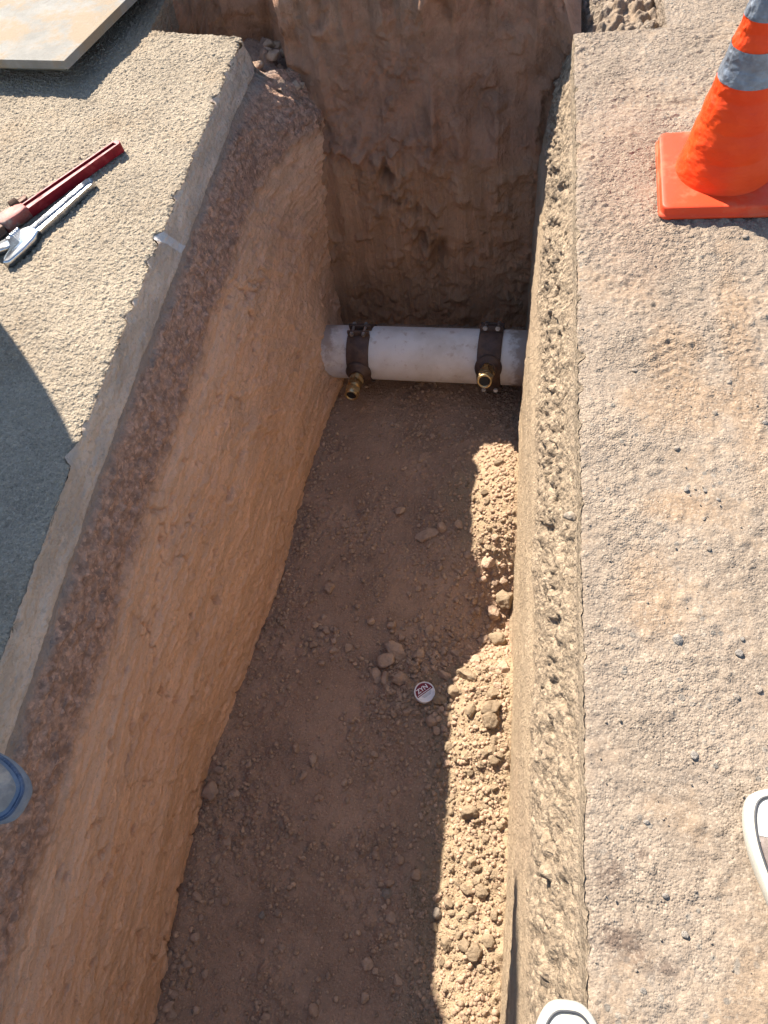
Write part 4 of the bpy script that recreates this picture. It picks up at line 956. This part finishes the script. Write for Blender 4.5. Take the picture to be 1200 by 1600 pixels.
def body(root, J, rad, cloth):
    """one continuous skinned figure; J joints, edges by name"""
    E = [('pelvis', 'waist'), ('waist', 'chest'), ('chest', 'neck'), ('neck', 'chin'), ('chin', 'head'), ('head', 'crown'), ('chin', 'nose')]
    for s in 'lr':
        E += [('pelvis', 'hip' + s), ('hip' + s, 'knee' + s), ('knee' + s, 'ankle' + s), ('ankle' + s, 'ball' + s), ('chest', 'sh' + s), ('sh' + s, 'el' + s), ('el' + s, 'wr' + s), ('wr' + s, 'palm' + s)]
    names = list(J)
    for s in 'lr':
        w = Vector(J['wr' + s]); p = Vector(J['palm' + s]); d = (p - w).normalized(); side = d.cross(Vector((0, 0, 1)))
        side = side.normalized() if side.length > .1 else Vector((1, 0, 0)); nrm = side.cross(d)
        for i in range(5):
            if i == 0: b0 = w + (p - w) * .45 + side * .022; dd = (d * .7 + side * .75).normalized(); ln = .022
            else: b0 = p + side * (.030 - .019 * (i - .2) * .95); dd = (d + side * (.18 - .09 * i)).normalized(); ln = (.0, .026, .030, .028, .021)[i]
            last = 'palm' + s
            for k in range(3):
                nm = 'f%s%d%d' % (s, i, k); J[nm] = tuple(b0 + dd * ln * (k + .6) - nrm * .010 * k * k); rad[nm] = .0085 - .0008 * k; E.append((last, nm)); last = nm; names.append(nm)
    idx = {n: i for i, n in enumerate(names)}
    me = bpy.data.meshes.new('body'); me.from_pydata([J[n] for n in names], [(idx[a], idx[b]) for a, b in E], [])
    o = bpy.data.objects.new('tmp', me); COL.objects.link(o)
    m = o.modifiers.new('s', 'SKIN'); m.use_smooth_shade = True
    sk = me.skin_vertices[0].data
    for n in names: r = rad[n]; sk[idx[n]].radius = (r, r) if not isinstance(r, tuple) else r
    sk[idx['pelvis']].use_root = True
    u = o.modifiers.new('u', 'SUBSURF'); u.levels = 2
    dg = bpy.context.evaluated_depsgraph_get(); nm = bpy.data.meshes.new_from_object(o.evaluated_get(dg)); bpy.data.objects.remove(o)
    nm.materials.clear()
    for c in cloth[:3]: nm.materials.append(c)
    zw = J['waist'][2] - .06; nk = J['neck'][2] + .02
    hands = [Vector(J['wrl']), Vector(J['wrr'])]
    for p in nm.polygons:
        c = p.center; p.use_smooth = True
        near = min((c - h).length for h in hands + [Vector(J['palml']), Vector(J['palmr'])]) < .085
        p.material_index = 2 if near or c.z > nk else (1 if c.z > zw else 0)
    ob = bpy.data.objects.new('body', nm); COL.objects.link(ob); ob.parent = root
    return ob
def person(label, feet, face, h, arms, cloth, hat=None, lean=(0, 0), stout=1.0):
    """feet: two (x, y, yaw) toe-forward positions in world; face: yaw the body faces (0 = +Y)"""
    k = h / 1.75; fx = sum(f[0] for f in feet) / 2; fy = sum(f[1] for f in feet) / 2
    root = empty('person', (fx, fy, 0)); tag(root, label, 'person')
    c, s = math.cos(face), math.sin(face)
    W = lambda x, y, z: (x * c - y * s + lean[0] * z, x * s + y * c + lean[1] * z, z)
    J = {'pelvis': W(0, -.02, .95 * k), 'waist': W(0, 0, 1.10 * k), 'chest': W(0, -.01, 1.32 * k), 'neck': W(0, 0, 1.47 * k), 'chin': W(0, .03, 1.54 * k), 'head': W(0, .025, 1.64 * k), 'crown': W(0, .02, 1.72 * k), 'nose': W(0, .115, 1.585 * k)}
    rad = {'pelvis': (.155 * k * stout, .115 * k), 'waist': (.145 * k, .105 * k), 'chest': (.165 * k, .115 * k), 'neck': .058 * k, 'chin': .068 * k, 'head': (.083 * k, .098 * k), 'crown': .062 * k, 'nose': .014}
    for i, sgn, side in ((0, -1, 'l'), (1, 1, 'r')):
        f = feet[i]; ax, ay = f[0] - fx, f[1] - fy
        J['hip' + side] = W(sgn * .10 * k, -.01, .88 * k); hp = J['hip' + side]
        J['knee' + side] = ((hp[0] + ax) / 2 - math.sin(f[2]) * .03, (hp[1] + ay) / 2 + math.cos(f[2]) * .03, .49 * k)
        J['ankle' + side] = (ax, ay, .10); J['ball' + side] = (ax - math.sin(f[2]) * .09, ay + math.cos(f[2]) * .09, .055)
        J['sh' + side] = W(sgn * .195 * k, -.01, 1.41 * k)
        for nme, q in zip(('el', 'wr', 'palm'), arms[i]): J[nme + side] = W(*q)
        rad.update({'hip' + side: .098 * k * stout, 'knee' + side: .066 * k * stout, 'ankle' + side: .048 * k, 'ball' + side: .030, 'sh' + side: .062 * k, 'el' + side: .046 * k, 'wr' + side: .030 * k, 'palm' + side: (.034 * k, .020)})
    body(root, J, rad, cloth)
    if hat:
        b = bmesh.new(); bm_lathe(b, [(.150, 0), (.152, .006), (.118, .012), (.116, .05), (.098, .10), (.06, .13), (.01, .142)], n=28); o = bm_obj('hard_hat', b, hat, root, True); o.location = W(0, .02, 1.645 * k)
    return root
jean = mat_plain('dark_blue_jeans', (0.045, 0.06, 0.10), 0.85, 0, 0.2, 0.2, 30, 0.3); shirt = mat_plain('grey_work_shirt', (0.22, 0.22, 0.23), 0.9, 0, 0.2, 0.12, 20, 0.3)
vest = mat_plain('yellow_vest', (0.55, 0.62, 0.05), 0.8, 0, 0.2, 0.1, 20, 0.2); skin_m = mat_plain('skin', (0.42, 0.24, 0.16), 0.6, 0, 0.4, 0.08, 20)
hatm = mat_plain('white_hard_hat', (0.75, 0.75, 0.73), 0.35, 0, 0.5, 0.04, 10)
rubber = mat_plain('white_rubber', (0.43, 0.405, 0.345), 0.55, 0, 0.4, 0.06, 30, 0.05, (0.55, 0.42, 0.29), 0.35, 14); capw = mat_plain('white_toe_rubber', (0.50, 0.49, 0.465), 0.5, 0, 0.4, 0.05, 30)
line = mat_plain('dark_piping', (0.045, 0.045, 0.05), 0.6); taupe = mat_plain('taupe_canvas', (0.25, 0.20, 0.175), 0.9, 0, 0.2, 0.2, 90, 0.4)
greysu = mat_plain('dusty_grey_suede', (0.25, 0.215, 0.19), 1.0, 0, 0.0, 0.15, 50, 0.5, (0.50, 0.38, 0.28), 0.6); navy = mat_plain('navy_midsole', (0.045, 0.065, 0.11), 0.7, 0, 0.3, 0.3, 60, 0.2, (0.30, 0.30, 0.32), 0.4); bluegrey = mat_plain('blue_grey_sole', (0.17, 0.19, 0.225), 0.8, 0, 0.1, 0.15, 40, 0.2, (0.26, 0.21, 0.17), 0.5)
RELAX = (((-.27, -.02, 1.13), (-.27, .06, .90), (-.265, .09, .83)), ((.27, -.02, 1.13), (.27, .06, .90), (.265, .09, .83)))
HOLD = (((-.27, -.02, 1.17), (-.22, .10, 1.22), (-.19, .16, 1.26)), ((.27, -.02, 1.17), (.10, .16, 1.20), (.04, .20, 1.24)))
HIPS = (((-.52, .02, 1.46), (-.26, .17, 1.70), (-.16, .18, 1.76)), ((.27, -.02, 1.13), (.20, .08, .98), (.14, .13, .95)))
canvas = dict(sole=rubber, stripe=line, upper=taupe, cap=capw)
pA = person('person in white toed canvas shoes standing at the right edge of the trench', ((0.075, -0.29, 0.05), (0.425, 0.03, 0.30)), -0.35, 1.72, HOLD, (jean, shirt, skin_m), lean=(.06, -.16))
fx_, fy_ = pA.location.x, pA.location.y
shoe(pA, (0.082 - fx_, -0.222 - fy_, .004), 0.05, .285, .108, .028, canvas, 'canvas')
shoe(pA, (0.396 - fx_, 0.078 - fy_, .004), 0.30, .285, .108, .028, canvas, 'canvas')
boots = dict(sole=bluegrey, stripe=navy, upper=greysu, cap=greysu)
pB = person('person in grey shoes with navy soles standing at the left edge of the trench', ((-1.02, 0.16, R(-72)), (-1.10, -0.22, R(-95))), R(-82), 1.78, RELAX, (jean, vest, skin_m), hatm)
fx_, fy_ = pB.location.x, pB.location.y
shoe(pB, (-0.948 - fx_, 0.112 - fy_, .010), R(-104), .29, .112, .030, boots, 'boot')
shoe(pB, (-1.10 + .045 - fx_, -0.225 - fy_, .004), R(-95), .29, .112, .030, boots, 'boot')
pC = person('person standing off to the left whose shadow falls on the left pavement', ((-1.825, 1.617, R(-130)), (-1.925, 1.537, R(-150))), R(-140), 1.93, HIPS, (jean, vest, skin_m), hatm, stout=1.3)
fx_, fy_ = pC.location.x, pC.location.y
for (x, y, a) in ((-1.825, 1.617, R(-130)), (-1.925, 1.537, R(-150))):
    shoe(pC, (x - math.sin(a) * .045 - fx_, y + math.cos(a) * .045 - fy_, .004), a, .29, .112, .030, boots, 'boot')
